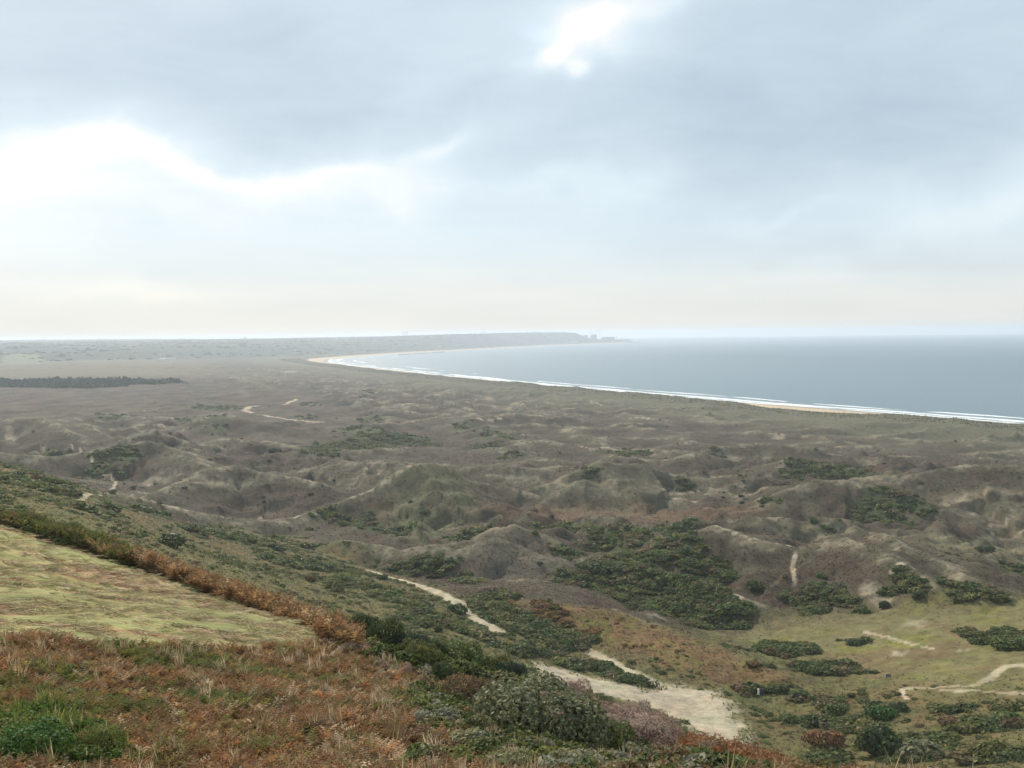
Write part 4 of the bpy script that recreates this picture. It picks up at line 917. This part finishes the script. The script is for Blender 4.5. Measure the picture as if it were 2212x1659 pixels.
def shrub(px, py, wpx, hpx, tint, label, d=None, group=None, kind='m', cat='bush', name='bush'):
    if d is None: c = hit(px, py); D = math.hypot(c[0], c[1])
    else:
        r = ray(px, py); h_ = math.hypot(r[0], r[1]); d = min(d, float(np.interp(px, _sp, SILD)) - .8); hpx *= 1.35; wpx *= 1.1; c = np.array([r[0] / h_ * d, r[1] / h_ * d, 0]); D = d
    x, y = float(c[0]), float(c[1]); z = float(H(x, y)) - curv(x, y)
    w_ = wpx / FL * D; hgt = hpx / FL * D
    e = bpy.data.objects.new(name, None); e.location = (x, y, z - .05 * hgt); e.rotation_euler = (0, 0, random.uniform(0, 6.28)); e.empty_display_size = .3
    link(e, label=label, category=cat, group=group)
    pool = {'n': FOL_N, 'm': FOL_M, 't': FOL_T}[kind]
    f = bpy.data.objects.new('foliage', random.choice(pool)); f.scale = (w_ / 1.75, w_ / 1.75, hgt / 1.0); link(f, e); f.material_slots[0].link = 'OBJECT'; f.material_slots[0].material = TM[tint]
    s_ = bpy.data.objects.new('stem', random.choice(STEM)); s_.scale = (w_ / 1.75, w_ / 1.75, hgt / 1.1); link(s_, e)
    return e
NEAR = [
 (776, 1350, 84, 62, 'dark', 'dark leathery evergreen bush at the lower corner of the mown field', 55, 'n'),
 (836, 1350, 78, 72, 'dark', 'very dark rounded bush just right of the corner bush below the field', 54, 'n'),
 (884, 1380, 74, 56, 'blue', 'blackish green bush leaning over the brow, third down from the field corner', 53, 'n'),
 (938, 1400, 66, 60, 'dark', 'small dark bush on the brow with a bare grassy gap behind it', 52, 'n'),
 (985, 1430, 130, 70, 'green', 'broad dark green bush spreading along the brow in the middle of the bank', 51, 'n'),
 (1060, 1440, 80, 62, 'olive', 'olive green bush on the brow with a brown side', 50, 'n'),
 (1105, 1450, 60, 66, 'blue', 'narrow dark bush on the brow to the left of the valley hedge', 49.5, 'n'),
 (905, 1490, 90, 60, 'olive', 'low olive bramble mound inside the bracken below the brow bushes', 43, 'n'),
 (960, 1520, 60, 44, 'dark', 'small dark bramble mound among red bracken', 41, 'n'),
 (1010, 1585, 120, 78, 'brown', 'brownish green bush in the bracken above the big foreground bramble', 35, 'n'),
 (1085, 1560, 110, 60, 'grey', 'grey green leafy bush with pale shining leaves in the foreground', 37, 'n'),
 (1150, 1650, 270, 125, 'grey', 'biggest foreground bramble bush, grey green, at the bottom centre of the view', 30, 'n'),
 (1290, 1655, 150, 80, 'green', 'green bramble bush just right of the biggest foreground bramble', 31, 'n'),
 (1300, 1520, 78, 62, 'dark', 'dark green round bush on the brow beside pinkish dry twigs', 45, 'n'),
 (1365, 1570, 110, 70, 'pale', 'dry pinkish brown thicket on the brow above the car park edge', 43, 't'),
 (1220, 1540, 120, 70, 'pale', 'dry pinkish brown thicket left of the dark round brow bush', 46, 't'),
 (1440, 1590, 70, 44, 'rust', 'rusty bracken mound on the brow against the sandy car park', 42, 'n'),
 (1525, 1620, 66, 40, 'brown', 'brown and green low bush at the end of the brow', 40, 'n'),
 (1590, 1650, 70, 34, 'green', 'low green bush nearest the lower tip of the car park', 38.5, 'n'),
 (150, 1180, 56, 38, 'olive', 'second olive bush from the left edge in the bank above the mown field', 72, 'n'),
 (262, 1200, 54, 36, 'green', 'bright leafed bush where the bank turns from bramble to brown bracken', 70, 'n'),
 (60, 1140, 56, 36, 'olive', 'olive bush at the left edge of the bank above the field', 75, 'n'),
 (735, 1380, 60, 46, 'lime', 'yellow green bramble at the foot of the bracken bank', 55, 'n'),
 (70, 1655, 150, 70, 'vivid', 'vivid green bramble in the lower left corner', 23, 'n'),
 (215, 1655, 90, 60, 'lime', 'yellow green leafy bramble beside the vivid corner bramble', 23.5, 'n'),
]
for px, py, w_, h_, t_, lb, d_, kd in NEAR: shrub(px, py, w_, h_, t_, lb, d_, None, kd)
MID = [
 (376, 1182, 74, 40, 'dark', 'long dark windswept bush just beyond the bracken bank'),
 (672, 1256, 30, 18, 'brown', 'small brown bush on the slope left of the yellow green bush'),
 (726, 1276, 44, 26, 'olive', 'yellow green round bush on the slope below the bracken bank'),
 (827, 1252, 28, 15, 'dark', 'small dark bush at the upper end of the sandy track'),
 (590, 978, 34, 15, 'blue', 'lone dark tree-like bush on the plain left of the big dune'),
 (1055, 1284, 40, 26, 'pale', 'pale grey rounded bush to the right of the sandy track'),
 (991, 1322, 48, 26, 'dark', 'dark bush half covering the bend of the sandy track'),
 (1912, 1312, 28, 20, 'dark', 'small dark round bush at the right end of the light green thicket'),
 (1844, 1390, 42, 14, 'dark', 'flat dark bush alone in the olive meadow left of the short footpath'),
 (243, 1068, 20, 11, 'dark', 'dark bush at the foot of the left shoulder beside the forked footpath'),
 (1718, 1512, 26, 22, 'blue', 'pointed dark bush to the right of the notice board'),
 (1902, 1625, 112, 78, 'dark', 'large dark sallow bush in the bottom right scrub'),
 (1898, 1548, 72, 32, 'vivid', 'vivid dark green glossy bush above the large sallow'),
 (1800, 1545, 60, 30, 'green', 'dark green bush left of the vivid glossy bush'),
 (1193, 1117, 16, 8, 'dark', 'tiny dark bush alone on the brown flat right of the big dune'),
 (1155, 1103, 24, 8, 'brown', 'small brownish bush at the far edge of the brown flat'),
 (1155, 1153, 20, 10, 'green', 'round green bush on the right flank of the conical grey dune'),
 (1226, 1197, 40, 20, 'green', 'green bush low on the right slope of the conical grey dune'),
 (1166, 1219, 16, 8, 'dark', 'small dark bush at the foot of the conical grey dune'),
 (2128, 1190, 38, 14, 'dark', 'dark flat bush on the far right dune'),
 (1772, 1247, 30, 12, 'green', 'small green bush beside the straight footpath between dunes'),
 (1985, 1290, 34, 16, 'dark', 'dark bush at the foot of the sandy right dune'),
 (1602, 1496, 50, 22, 'brown', 'dark brown hedge-like bush left of the notice board'),
 (1680, 1496, 50, 20, 'dark', 'dark green hedge-like bush behind the notice board'),
 (600, 1190, 34, 14, 'blue', 'dark bush in the green hollow beyond the bracken bank'),
 (680, 1212, 30, 14, 'dark', 'dark round bush on the green slope above the sandy track'),
 (1490, 1050, 26, 8, 'dark', 'dark bush at the right foot of the twin ridge dune'),
 (1270, 1022, 26, 9, 'dark', 'dark bush on the crest of the twin ridge dune'),
 (30, 1030, 44, 16, 'dark', 'dark bush at the left edge on the green shoulder'),
 (140, 1062, 50, 20, 'dark', 'wide dark bush in the hollow of the green shoulder'),
 (40, 1008, 18, 7, 'dark', 'small round bush on the skyline of the green shoulder'),
 (1776, 1612, 80, 44, 'rust', 'rust brown bush left of the large sallow'),
 (1990, 1640, 120, 54, 'grey', 'grey green willow bush at the bottom right'),
 (2130, 1640, 100, 44, 'olive', 'olive bush nearest the lower right corner'),
 (2170, 1560, 80, 26, 'green', 'dark green bush at the right edge below the footpaths'),
 (2050, 1565, 70, 24, 'brown', 'brown and green bush between the footpath and the willow'),
 (1290, 1236, 60, 26, 'dark', 'dark bush at the left top of the large thicket mound'),
 (1450, 1256, 70, 28, 'green', 'tall green bush in the middle of the large thicket mound'),
 (1580, 1325, 70, 30, 'green', 'green bush at the right foot of the large thicket mound'),
 (1690, 1290, 30, 12, 'green', 'green bush on the saddle left of the light green thicket'),
 (2185, 1400, 80, 26, 'green', 'green bush at the right edge of the olive meadow'),
 (2078, 1371, 30, 10, 'green', 'small green bush in the olive meadow near the right edge'),
]
for px, py, w_, h_, t_, lb in MID: shrub(px, py, w_, h_, t_, lb)
# lone shrubs dotted over the far dunes that nothing tells apart
n = 0
for k in range(900):
    px, py = rng.uniform(0, 2200), rng.uniform(870, 1090)
    c = hit(px, py); D = math.hypot(c[0], c[1])
    if D < 400 or D > 1400 or coast_s(np.array([c[0]]), np.array([c[1]]))[0] < 220: continue
    if fbm(np.array([c[0] / 60]), np.array([c[1] / 60]), 101, 3)[0] > .05: continue
    w_ = rng.uniform(1.6, 3.4) * FL / D
    q_ = n % 4; wh = 'left' if px < 740 else ('middle' if px < 1480 else 'right'); di = 'nearer' if D < 640 else ('farther' if D < 950 else 'farthest')
    shrub(px, py, w_, w_ * .5, ['dark', 'blue', 'green', 'brown'][q_], 'small %s lone bush dotted on the %s dunes, %s part of the view' % (['dark green', 'blackish', 'green', 'brown'][q_], di, wh), None, '%s %s lone bushes on the dunes, %s' % (di, ['dark green', 'blackish', 'green', 'brown'][q_], wh)); n += 1
    if n >= 80: break

# hedge along the car park
hp = [hit(*q) for q in [(1112, 1408), (1150, 1414), (1200, 1426), (1260, 1440), (1310, 1455), (1360, 1470), (1400, 1482), (1428, 1489)]]
VV, FF, AA, b0 = [], [], [], 0
for i in range(len(hp) - 1):
    L_ = np.linalg.norm(hp[i + 1][:2] - hp[i][:2]); k = max(2, int(L_ / 1.1))
    for q in range(k):
        c = hp[i] + (hp[i + 1] - hp[i]) * (q / k); p, nn = dome_points(170, 4, .8); s_ = rng.uniform(1.5, 2.1)
        p = p * (s_, s_, s_ * rng.uniform(1.0, 1.25)); v, f, a = leaf_quads(p, .15, nn, .7); gz = float(H(c[0], c[1])); VV.append(v + (c[0] + rng.normal() * .3, c[1] + rng.normal() * .3, gz - .15)); FF.append(f + b0); AA.append(a); b0 += len(v)
e = bpy.data.objects.new('hedge', None); e.location = tuple(hp[3]); link(e, label='long clipped dark hedge between the sandy track and the car park', category='hedge')
f = bpy.data.objects.new('foliage', npmesh('foliage', np.concatenate(VV) - hp[3], np.concatenate(FF), TM['dark'], False, {'v': ('FLOAT', np.concatenate(AA))})); link(f, e)

# ------------------------------------------------------------------ built things
def box(bm_, c, s, rz=0.0, taper=1.0):
    r = bmesh.ops.create_cube(bm_, size=1.0)['verts']
    for v in r:
        if v.co.z > 0: v.co.x *= taper; v.co.y *= taper
    bmesh.ops.scale(bm_, vec=s, verts=r); bmesh.ops.rotate(bm_, cent=(0, 0, 0), matrix=Matrix.Rotation(rz, 3, 'Z'), verts=r); bmesh.ops.translate(bm_, vec=c, verts=r); return r
def bar(bm_, p, q, w_):
    p, q = Vector(p), Vector(q); d = q - p; r = bmesh.ops.create_cone(bm_, cap_ends=True, segments=6, radius1=w_, radius2=w_, depth=d.length)['verts']
    bmesh.ops.rotate(bm_, cent=(0, 0, 0), matrix=d.to_track_quat('Z', 'Y').to_matrix(), verts=r); bmesh.ops.translate(bm_, vec=(p + q) / 2, verts=r)
def part(name, fn, m, parent, bevel=0, **props):
    bm_ = bmesh.new(); fn(bm_)
    if bevel: bmesh.ops.bevel(bm_, geom=bm_.edges[:], offset=bevel, segments=2, affect='EDGES')
    me = bpy.data.meshes.new(name); bm_.to_mesh(me); bm_.free(); me.materials.append(m)
    return link(bpy.data.objects.new(name, me), parent, **props)
def root(name, loc, rz, label, cat, group=None):
    e = bpy.data.objects.new(name, None); e.location = loc; e.rotation_euler = (0, 0, rz); link(e, label=label, category=cat, group=group); return e
def dup(r_, loc, rz, label=None):
    c = r_.copy(); C.objects.link(c); c.location = loc; c.rotation_euler = (0, 0, rz)
    if label: c['label'] = label
    for ch in list(r_.children):
        k = ch.copy(); C.objects.link(k); k.parent = c
        for g_ in ch.children: g2 = g_.copy(); C.objects.link(g2); g2.parent = k
    return c
WHITE = mat('white_paint', (.80, .80, .77), .5, .4, var=.04); NAVY = mat('dark_blue_panel', (.055, .05, .10), .6, .3, var=.25, scale=4); POST = mat('weathered_post', (.11, .085, .06), .85, .2, var=.3, scale=12)
MAUVE = mat('mauve_panel', (.17, .15, .19), .6, .3, var=.15, scale=4)
CONC = mat('pale_concrete', (.30, .30, .29), .85, .2, var=.12, scale=.2); DCONC = mat('grey_cladding', (.20, .21, .22), .8, .2, var=.12, scale=.2); STEEL = mat('galvanised_steel', (.16, .17, .18), .6, .4); REDP = mat('faded_red_steel', (.24, .15, .13), .7, .3)
SLATE = mat('slate_roof', (.10, .105, .12), .7, .3, var=.25, scale=2); RENDER = mat('house_render', (.66, .64, .58), .85, .2, var=.1, scale=1)
CLOTH = bpy.data.materials.new('white_panel_plastic'); CLOTH.use_nodes = True; t = NT(CLOTH.node_tree)
o_ = t.n('ShaderNodeOutputMaterial'); d_ = t.n('ShaderNodeBsdfDiffuse'); tr_ = t.n('ShaderNodeBsdfTranslucent'); mx_ = t.n('ShaderNodeMixShader'); mx_.inputs[0].default_value = .8
for q_ in (d_, tr_): q_.inputs[0].default_value = (.88, .88, .85, 1)
t.l(d_.outputs[0], mx_.inputs[1]); t.l(tr_.outputs[0], mx_.inputs[2]); t.l(mx_.outputs[0], o_.inputs[0])
c = hit(1640, 1507); g0 = float(H(c[0], c[1]))
b_ = root('notice_board', (c[0], c[1], g0), math.radians(0), 'notice board with one sunlit white panel and one dark blue panel beside the car park', 'notice board')
for i, (x0, y0) in enumerate(((-.12, .45), (0, 0), (.95, .18))): part('post', lambda bm_, x0=x0, y0=y0: box(bm_, (x0, y0, .85), (.10, .10, 1.75)), POST, b_, .01)
part('panel', lambda bm_: box(bm_, (-.05, .24, 1.10), (.42, .012, 1.25), math.radians(-30)), CLOTH, b_, 0, label='white panel catching the sun')
part('panel', lambda bm_: box(bm_, (.52, .12, 1.10), (.76, .05, .95), math.radians(11)), NAVY, b_, .008, label='dark blue panel in shade')
part('cap_rail', lambda bm_: box(bm_, (.52, .12, 1.72), (.95, .14, .06), math.radians(11)), POST, b_, .008)
c = hit(1919, 1467); g0 = float(H(c[0], c[1]))
b_ = root('notice_board', (c[0], c[1], g0), 0, 'small mauve grey board with a pale edge standing in the meadow', 'notice board')
for x0 in (-.45, .45): part('post', lambda bm_, x0=x0: box(bm_, (x0, .05, .5), (.09, .09, 1.05)), POST, b_, .01)
part('panel', lambda bm_: box(bm_, (.02, 0, .72), (.88, .05, .66)), MAUVE, b_, .008)
part('panel', lambda bm_: box(bm_, (-.60, .05, .70), (.20, .05, .66), math.radians(-25)), WHITE, b_, .008, label='narrow pale side panel')

# power station on the headland
def PG(px, d, z=None):
    r = ray(px, 735); h_ = math.hypot(r[0], r[1]); x, y = r[0] / h_ * d, r[1] / h_ * d
    return (x, y, float(H(x, y)) - curv(x, y) if z is None else z)
def ztop(px, py, d): return float(P(px, py, d)[2])
def reactor(px, d, wpx, ytop, label, block=True):
    x, y, z = PG(px, d); r_ = wpx / 2 / FL * d; zt = ztop(px, ytop, d); hh = zt - z
    e = root('reactor_building', (x, y, z), 0, label, 'reactor building', 'reactor buildings of the power station')
    part('wall', lambda bm_: [bmesh.ops.translate(bm_, vec=(0, 0, (hh - r_ * .45) / 2 - 2), verts=bmesh.ops.create_cone(bm_, cap_ends=True, segments=40, radius1=r_, radius2=r_, depth=hh - r_ * .45 + 4)['verts'])], CONC, e)
    def dome(bm_):
        v = bmesh.ops.create_uvsphere(bm_, u_segments=32, v_segments=12, radius=r_ * .985)['verts']; bmesh.ops.scale(bm_, vec=(1, 1, .45), verts=v); bmesh.ops.translate(bm_, vec=(0, 0, hh - r_ * .45), verts=v)
    part('dome', dome, CONC, e)
    part('ring_beam', lambda bm_: bmesh.ops.translate(bm_, vec=(0, 0, hh - r_ * .47), verts=bmesh.ops.create_cone(bm_, cap_ends=True, segments=40, radius1=r_ * 1.03, radius2=r_ * 1.03, depth=2.4)['verts']), DCONC, e)
    if block: part('side_block', lambda bm_: box(bm_, (-r_ * .9, 12, hh * .36), (r_ * 1.2, r_ * 1.1, hh * .76)), DCONC, e, .4)
    return e
DP = 10150
reactor(1284, DP, 10.5, 721.6, 'largest rounded reactor building beside the two tall stacks')
reactor(1266, DP, 8.5, 723.2, 'middle domed reactor building on the headland, left of the stacks')
reactor(1253.5, DP, 8.0, 722.8, 'leftmost domed reactor building half sunk behind the headland')
for px, lb in ((1274.8, 'left one of two tall thin ventilation stacks'), (1278.3, 'right one of two tall thin ventilation stacks')):
    x, y, z = PG(px, DP - 30); hh = ztop(px, 714.8, DP) - z; e = root('ventilation_stack', (x, y, z), 0, lb + ' at the power station', 'chimney', 'stacks of the power station')
    part('shaft', lambda bm_: bmesh.ops.translate(bm_, vec=(0, 0, hh / 2), verts=bmesh.ops.create_cone(bm_, cap_ends=True, segments=16, radius1=1.9, radius2=1.5, depth=hh)['verts']), CONC, e)
    for q in (.62, .8, .96): part('platform_ring', lambda bm_, q=q: bmesh.ops.translate(bm_, vec=(0, 0, hh * q), verts=bmesh.ops.create_cone(bm_, cap_ends=True, segments=16, radius1=2.7, radius2=2.7, depth=1.6)['verts']), REDP, e)
x0, y0, z0 = PG(1314.5, DP); wl = 25 / FL * DP; hh = ztop(1314, 728.2, DP) - z0
e = root('turbine_hall', (x0, y0, z0), 0, 'long box-shaped turbine hall right of the tower crane', 'building')
part('wall', lambda bm_: box(bm_, (0, 0, hh / 2 - 2), (wl, 60, hh + 4)), DCONC, e); part('roof', lambda bm_: box(bm_, (0, 0, hh + .8), (wl * 1.01, 61, 1.6)), CONC, e)
part('annex', lambda bm_: box(bm_, (-wl * .58, -8, hh * .36), (wl * .16, 40, hh * .74)), CONC, e)
for k in range(9): part('bay_door', lambda bm_, k=k: box(bm_, (-wl / 2 + wl * (k + .5) / 9, -30.2, 7), (wl / 18, .5, 14)), STEEL, e)
e = root('gantry_crane', PG(1329.5, DP), 0, 'portal gantry at the right end of the turbine hall', 'crane'); gz = ztop(1329, 728.4, DP) - e.location.z; gw = 6 / FL * DP
part('beam', lambda bm_: box(bm_, (0, 0, gz - 1.5), (gw, 4, 3)), STEEL, e)
for s_ in (1,): part('leg', lambda bm_: box(bm_, (gw / 2 - 1.4, 0, gz / 2 - 1.5), (2.6, 3, gz)), STEEL, e)
part('brace', lambda bm_: bar(bm_, (gw / 2 - 1, 0, gz * .6), (gw * .1, 0, gz - 2), .9), STEEL, e)
def tower_crane(px, d, ytop, jl, jr, label):
    x, y, z = PG(px, d); hh = ztop(px, ytop, d) - z; sc_ = d / FL; e = root('tower_crane', (x, y, z), 0, label, 'crane', 'tower cranes at the power station')
    def mast(bm_):
        for sx_ in (-1.2, 1.2):
            for sy_ in (-1.2, 1.2): bar(bm_, (sx_, sy_, -3), (sx_, sy_, hh), .38)
        k = int(hh / 5)
        for i in range(k): bar(bm_, (-1.2 * (-1) ** i, -1.2, hh * i / k), (1.2 * (-1) ** i, -1.2, hh * (i + 1) / k), .25); bar(bm_, (-1.2 * (-1) ** i, 1.2, hh * i / k), (1.2 * (-1) ** i, 1.2, hh * (i + 1) / k), .25)
    part('mast', mast, REDP, e); jh = hh * .94
    def jib(bm_):
        a_, b2 = -jl * sc_, 0
        bar(bm_, (a_, -.8, jh), (0, -.8, jh), .35); bar(bm_, (a_, .8, jh), (0, .8, jh), .35); bar(bm_, (a_, 0, jh + 1.6), (0, 0, jh + 2.2), .35)
        k = int(jl * sc_ / 4)
        for i in range(k): bar(bm_, (a_ * i / k, -.8, jh), (a_ * (i + .5) / k, 0, jh + 1.8), .2); bar(bm_, (a_ * (i + .5) / k, 0, jh + 1.8), (a_ * (i + 1) / k, .8, jh), .2)
    part('jib', jib, REDP, e); part('counter_jib', lambda bm_: box(bm_, (jr * sc_ / 2, 0, jh), (jr * sc_, 2.2, 1.2)), REDP, e)
    part('counterweight', lambda bm_: box(bm_, (jr * sc_ * .85, 0, jh - 2), (5, 3, 5)), CONC, e); part('cab', lambda bm_: box(bm_, (-2.4, 0, jh - 2), (2.4, 2.2, 2.6)), WHITE, e)
    part('stay', lambda bm_: [bar(bm_, (0, 0, hh + 2), (-jl * sc_ * .6, 0, jh + 1.8), .22), bar(bm_, (0, 0, hh + 2), (jr * sc_ * .85, 0, jh + .6), .22)], STEEL, e)
tower_crane(1295.5, DP - 60, 713.6, 10, 5, 'tall tower crane with a long jib over the headland')
tower_crane(1345, DP - 60, 729.4, 4, 2, 'small low crane near the end of the breakwater')
e = root('sea_wall', PG(1355, DP + 20), math.radians(0), 'low grey sea wall running out to the tip of the headland', 'sea wall')
part('wall', lambda bm_: box(bm_, (0, 0, 1), (58 / FL * DP, 14, 7)), DCONC, e)
# pylons
def pylon(px, d, hgt, label):
    x, y, z = PG(px, d); e = root('electricity_pylon', (x, y, z), random.uniform(-.3, .3), label, 'pylon', 'pylons along the headland skyline')
    def body(bm_):
        for sx_ in (-1, 1):
            for sy_ in (-1, 1): bar(bm_, (sx_ * 4.2, sy_ * 4.2, -1), (sx_ * 1.0, sy_ * 1.0, hgt * .62), .38); bar(bm_, (sx_ * 1.0, sy_ * 1.0, hgt * .62), (sx_ * .5, sy_ * .5, hgt), .32)
        for i in range(6):
            a_, b2 = 4.2 - 3.2 * i / 6, 4.2 - 3.2 * (i + 1) / 6; zi, zj = hgt * .62 * i / 6, hgt * .62 * (i + 1) / 6
            for sy_ in (-1, 1): bar(bm_, (-a_, sy_ * a_, zi), (b2, sy_ * b2, zj), .2); bar(bm_, (a_, sy_ * a_, zi), (-b2, sy_ * b2, zj), .2)
    part('lattice_tower', body, STEEL, e)
    for q, w_ in ((.68, 9), (.82, 11), (.95, 7)):
        a_ = part('cross_arm', lambda bm_, q=q, w_=w_: [bar(bm_, (-w_, 0, hgt * q), (w_, 0, hgt * q), .4), bar(bm_, (-w_, 0, hgt * q), (0, 0, hgt * q + 2.6), .28), bar(bm_, (w_, 0, hgt * q), (0, 0, hgt * q + 2.6), .28)], STEEL, e)
        for sx_ in (-1, 1): part('insulator', lambda bm_, q=q, w_=w_, sx_=sx_: bar(bm_, (sx_ * (w_ - .6), 0, hgt * q - 3), (sx_ * (w_ - .6), 0, hgt * q), .22), CONC, a_)
pylon(1154, 9200, 42, 'single pylon on the headland between the paired pylons and the power station')
pylon(1042, 8600, 36, 'left pylon of the middle pair on the headland skyline'); pylon(1048, 8600, 36, 'right pylon of the middle pair on the headland skyline')
pylon(872.5, 8300, 40, 'left pylon of the pair nearest the bay on the skyline'); pylon(879, 8300, 40, 'right pylon of the pair nearest the bay on the skyline')
# church on the left skyline
sk = min(range(3500, 9000, 50), key=lambda d_: (CAMZ - PG(528.6, d_)[2]) / d_)
e = root('church', PG(528.6, sk), .3, 'small church with a pointed spire on the left skyline', 'church')
part('nave', lambda bm_: box(bm_, (9, 0, 4), (20, 9, 8)), RENDER, e); part('tower', lambda bm_: box(bm_, (-3, 0, 8), (5.5, 5.5, 16)), CONC, e)
def gable(bm_, L_, W_, z_, h_, cx_=0.0, o_=.5):
    v = [bm_.verts.new(q) for q in ((cx_ - L_ / 2 - o_, -W_ / 2 - o_, z_), (cx_ + L_ / 2 + o_, -W_ / 2 - o_, z_), (cx_ + L_ / 2 + o_, W_ / 2 + o_, z_), (cx_ - L_ / 2 - o_, W_ / 2 + o_, z_), (cx_ - L_ / 2 - o_, 0, z_ + h_), (cx_ + L_ / 2 + o_, 0, z_ + h_))]
    for f_ in ((0, 1, 5, 4), (2, 3, 4, 5), (0, 4, 3), (1, 2, 5), (3, 2, 1, 0)): bm_.faces.new([v[i] for i in f_])
part('roof', lambda bm_: gable(bm_, 20, 9, 8, 5, 9), SLATE, e); part('spire', lambda bm_: bmesh.ops.translate(bm_, vec=(-3, 0, 20), verts=bmesh.ops.create_cone(bm_, cap_ends=True, segments=8, radius1=3, radius2=.1, depth=9)['verts']), SLATE, e)
# houses and sheds on the far slopes
h0 = None
HOUSES = [(374, 772, 1.0), (390, 770.5, 1.2), (352, 773, .9), (497, 774, 1.0), (599, 753, 1.3), (540, 762, 1.0), (700, 762, 1.1), (760, 756, 1.0), (935, 749, 1.5), (949, 748.5, 1.6), (996, 746, 1.4), (1065, 745.5, 1.6), (1120, 742, 1.3), (240, 768, .9), (150, 772, .9), (430, 765, .9), (640, 758, 1.0), (845, 754, 1.1)]
for px, py, s_ in HOUSES:
    c = hit(px, py); loc = (c[0], c[1], float(H(c[0], c[1])) - curv(c[0], c[1])); rz = random.uniform(-.5, .5); hd = px > 800; lb = 'tiny pale house low on the headland shore' if hd else 'tiny pale house on the wooded slope left of the bay'; gp = 'pale houses on the headland' if hd else 'pale houses left of the bay'
    if h0 is None:
        h0 = root('house', loc, rz, lb, 'house', gp)
        part('wall', lambda bm_: box(bm_, (0, 0, 2.6), (13, 8, 6.4)), RENDER, h0); rf = part('roof', lambda bm_: gable(bm_, 13, 8, 5.8, 3.4), SLATE, h0); part('chimney', lambda bm_: box(bm_, (5.4, 0, 9), (.9, .9, 2.2)), RENDER, rf)
        for q in (-4, 0, 4): part('window', lambda bm_, q=q: box(bm_, (q, -4.03, 3.6), (1.1, .1, 1.4)), SLATE, h0)
        o = h0
    else: o = dup(h0, loc, rz, lb); o['group'] = gp
    o.scale = (s_, s_, s_)
for px, py, L_, lb in ((364, 777.5, 60, 'long low white farm shed among the blue woods on the left'), (350, 779, 34, 'shorter white shed just left of the long farm shed'), (1239, 739.5, 70, 'long white building on the headland shore below the power station')):
    c = hit(px, py); e = root('farm_shed', (c[0], c[1], float(H(c[0], c[1])) - curv(c[0], c[1])), .05, lb, 'shed')
    part('wall', lambda bm_: box(bm_, (0, 0, 2), (L_, 16, 5.6)), RENDER, e); part('roof', lambda bm_: gable(bm_, L_, 16, 4.8, 3.2), CONC, e)
# fishing boat far out
x, y = P(1453, 741, 9800)[:2]
e = root('fishing_boat', (x, y, -curv(x, y)), .1, 'small dark fishing boat far out to the right of the headland', 'boat')
def hull(bm_):
    st = [(-13, 2.2, .2, 2.6), (-6, 3.6, -.4, 2.3), (2, 3.8, -.5, 2.4), (9, 2.6, -.2, 3.0), (13.5, .15, .8, 4.0)]; R_ = []
    for x_, w_, zb, zt in st: R_.append([bm_.verts.new(q) for q in ((x_, -w_, zt), (x_, -w_ * .55, zb), (x_, w_ * .55, zb), (x_, w_, zt))])
    for a_, b2 in zip(R_, R_[1:]):
        for i in range(3): bm_.faces.new((a_[i], b2[i], b2[i + 1], a_[i + 1]))
        bm_.faces.new((a_[3], b2[3], b2[0], a_[0]))
    bm_.faces.new(R_[0]); bm_.faces.new(R_[-1][::-1])
part('hull', hull, NAVY, e); part('wheelhouse', lambda bm_: box(bm_, (-5, 0, 4.6), (5.5, 4.2, 4.6)), POST, e); part('mast', lambda bm_: bar(bm_, (1, 0, 2), (1, 0, 10.5), .25), POST, e); part('gantry', lambda bm_: [bar(bm_, (-11, -2, 2), (-11, -2, 7), .25), bar(bm_, (-11, 2, 2), (-11, 2, 7), .25), bar(bm_, (-11, -2, 7), (-11, 2, 7), .25)], POST, e)
# shore rocks of the far bay
RK = mat('dark_rock', (.07, .065, .06), .9, .2, var=.4, scale=.4); VV, FF = [], []
for k in range(60):
    px = rng.uniform(860, 960); d_ = np.interp(px, [860, 960], [5350, 6050]) + rng.uniform(-70, 10); x, y, _ = PG(px, d_, 0); s_ = rng.uniform(2, 8); b0 = len(VV)
    for i in range(6): a_ = i * 1.047; VV.append((x + math.cos(a_) * s_ * 2 * rng.uniform(.7, 1.2), y + math.sin(a_) * s_ * rng.uniform(.7, 1.2), -1 - curv(x, y)))
    for i in range(6): a_ = i * 1.047; VV.append((x + math.cos(a_) * s_ * 1.2 * rng.uniform(.6, 1.1), y + math.sin(a_) * s_ * .6, rng.uniform(.8, 2.6) - curv(x, y)))
    for i in range(6): FF.append((b0 + i, b0 + (i + 1) % 6, b0 + 6 + (i + 1) % 6, b0 + 6 + i))
    FF.append((b0 + 6, b0 + 7, b0 + 8, b0 + 9)); FF.append((b0 + 9, b0 + 10, b0 + 11, b0 + 6))
link(bpy.data.objects.new('shore_rocks', npmesh('shore_rocks', np.array(VV), np.array(FF), RK, False)), kind='stuff')
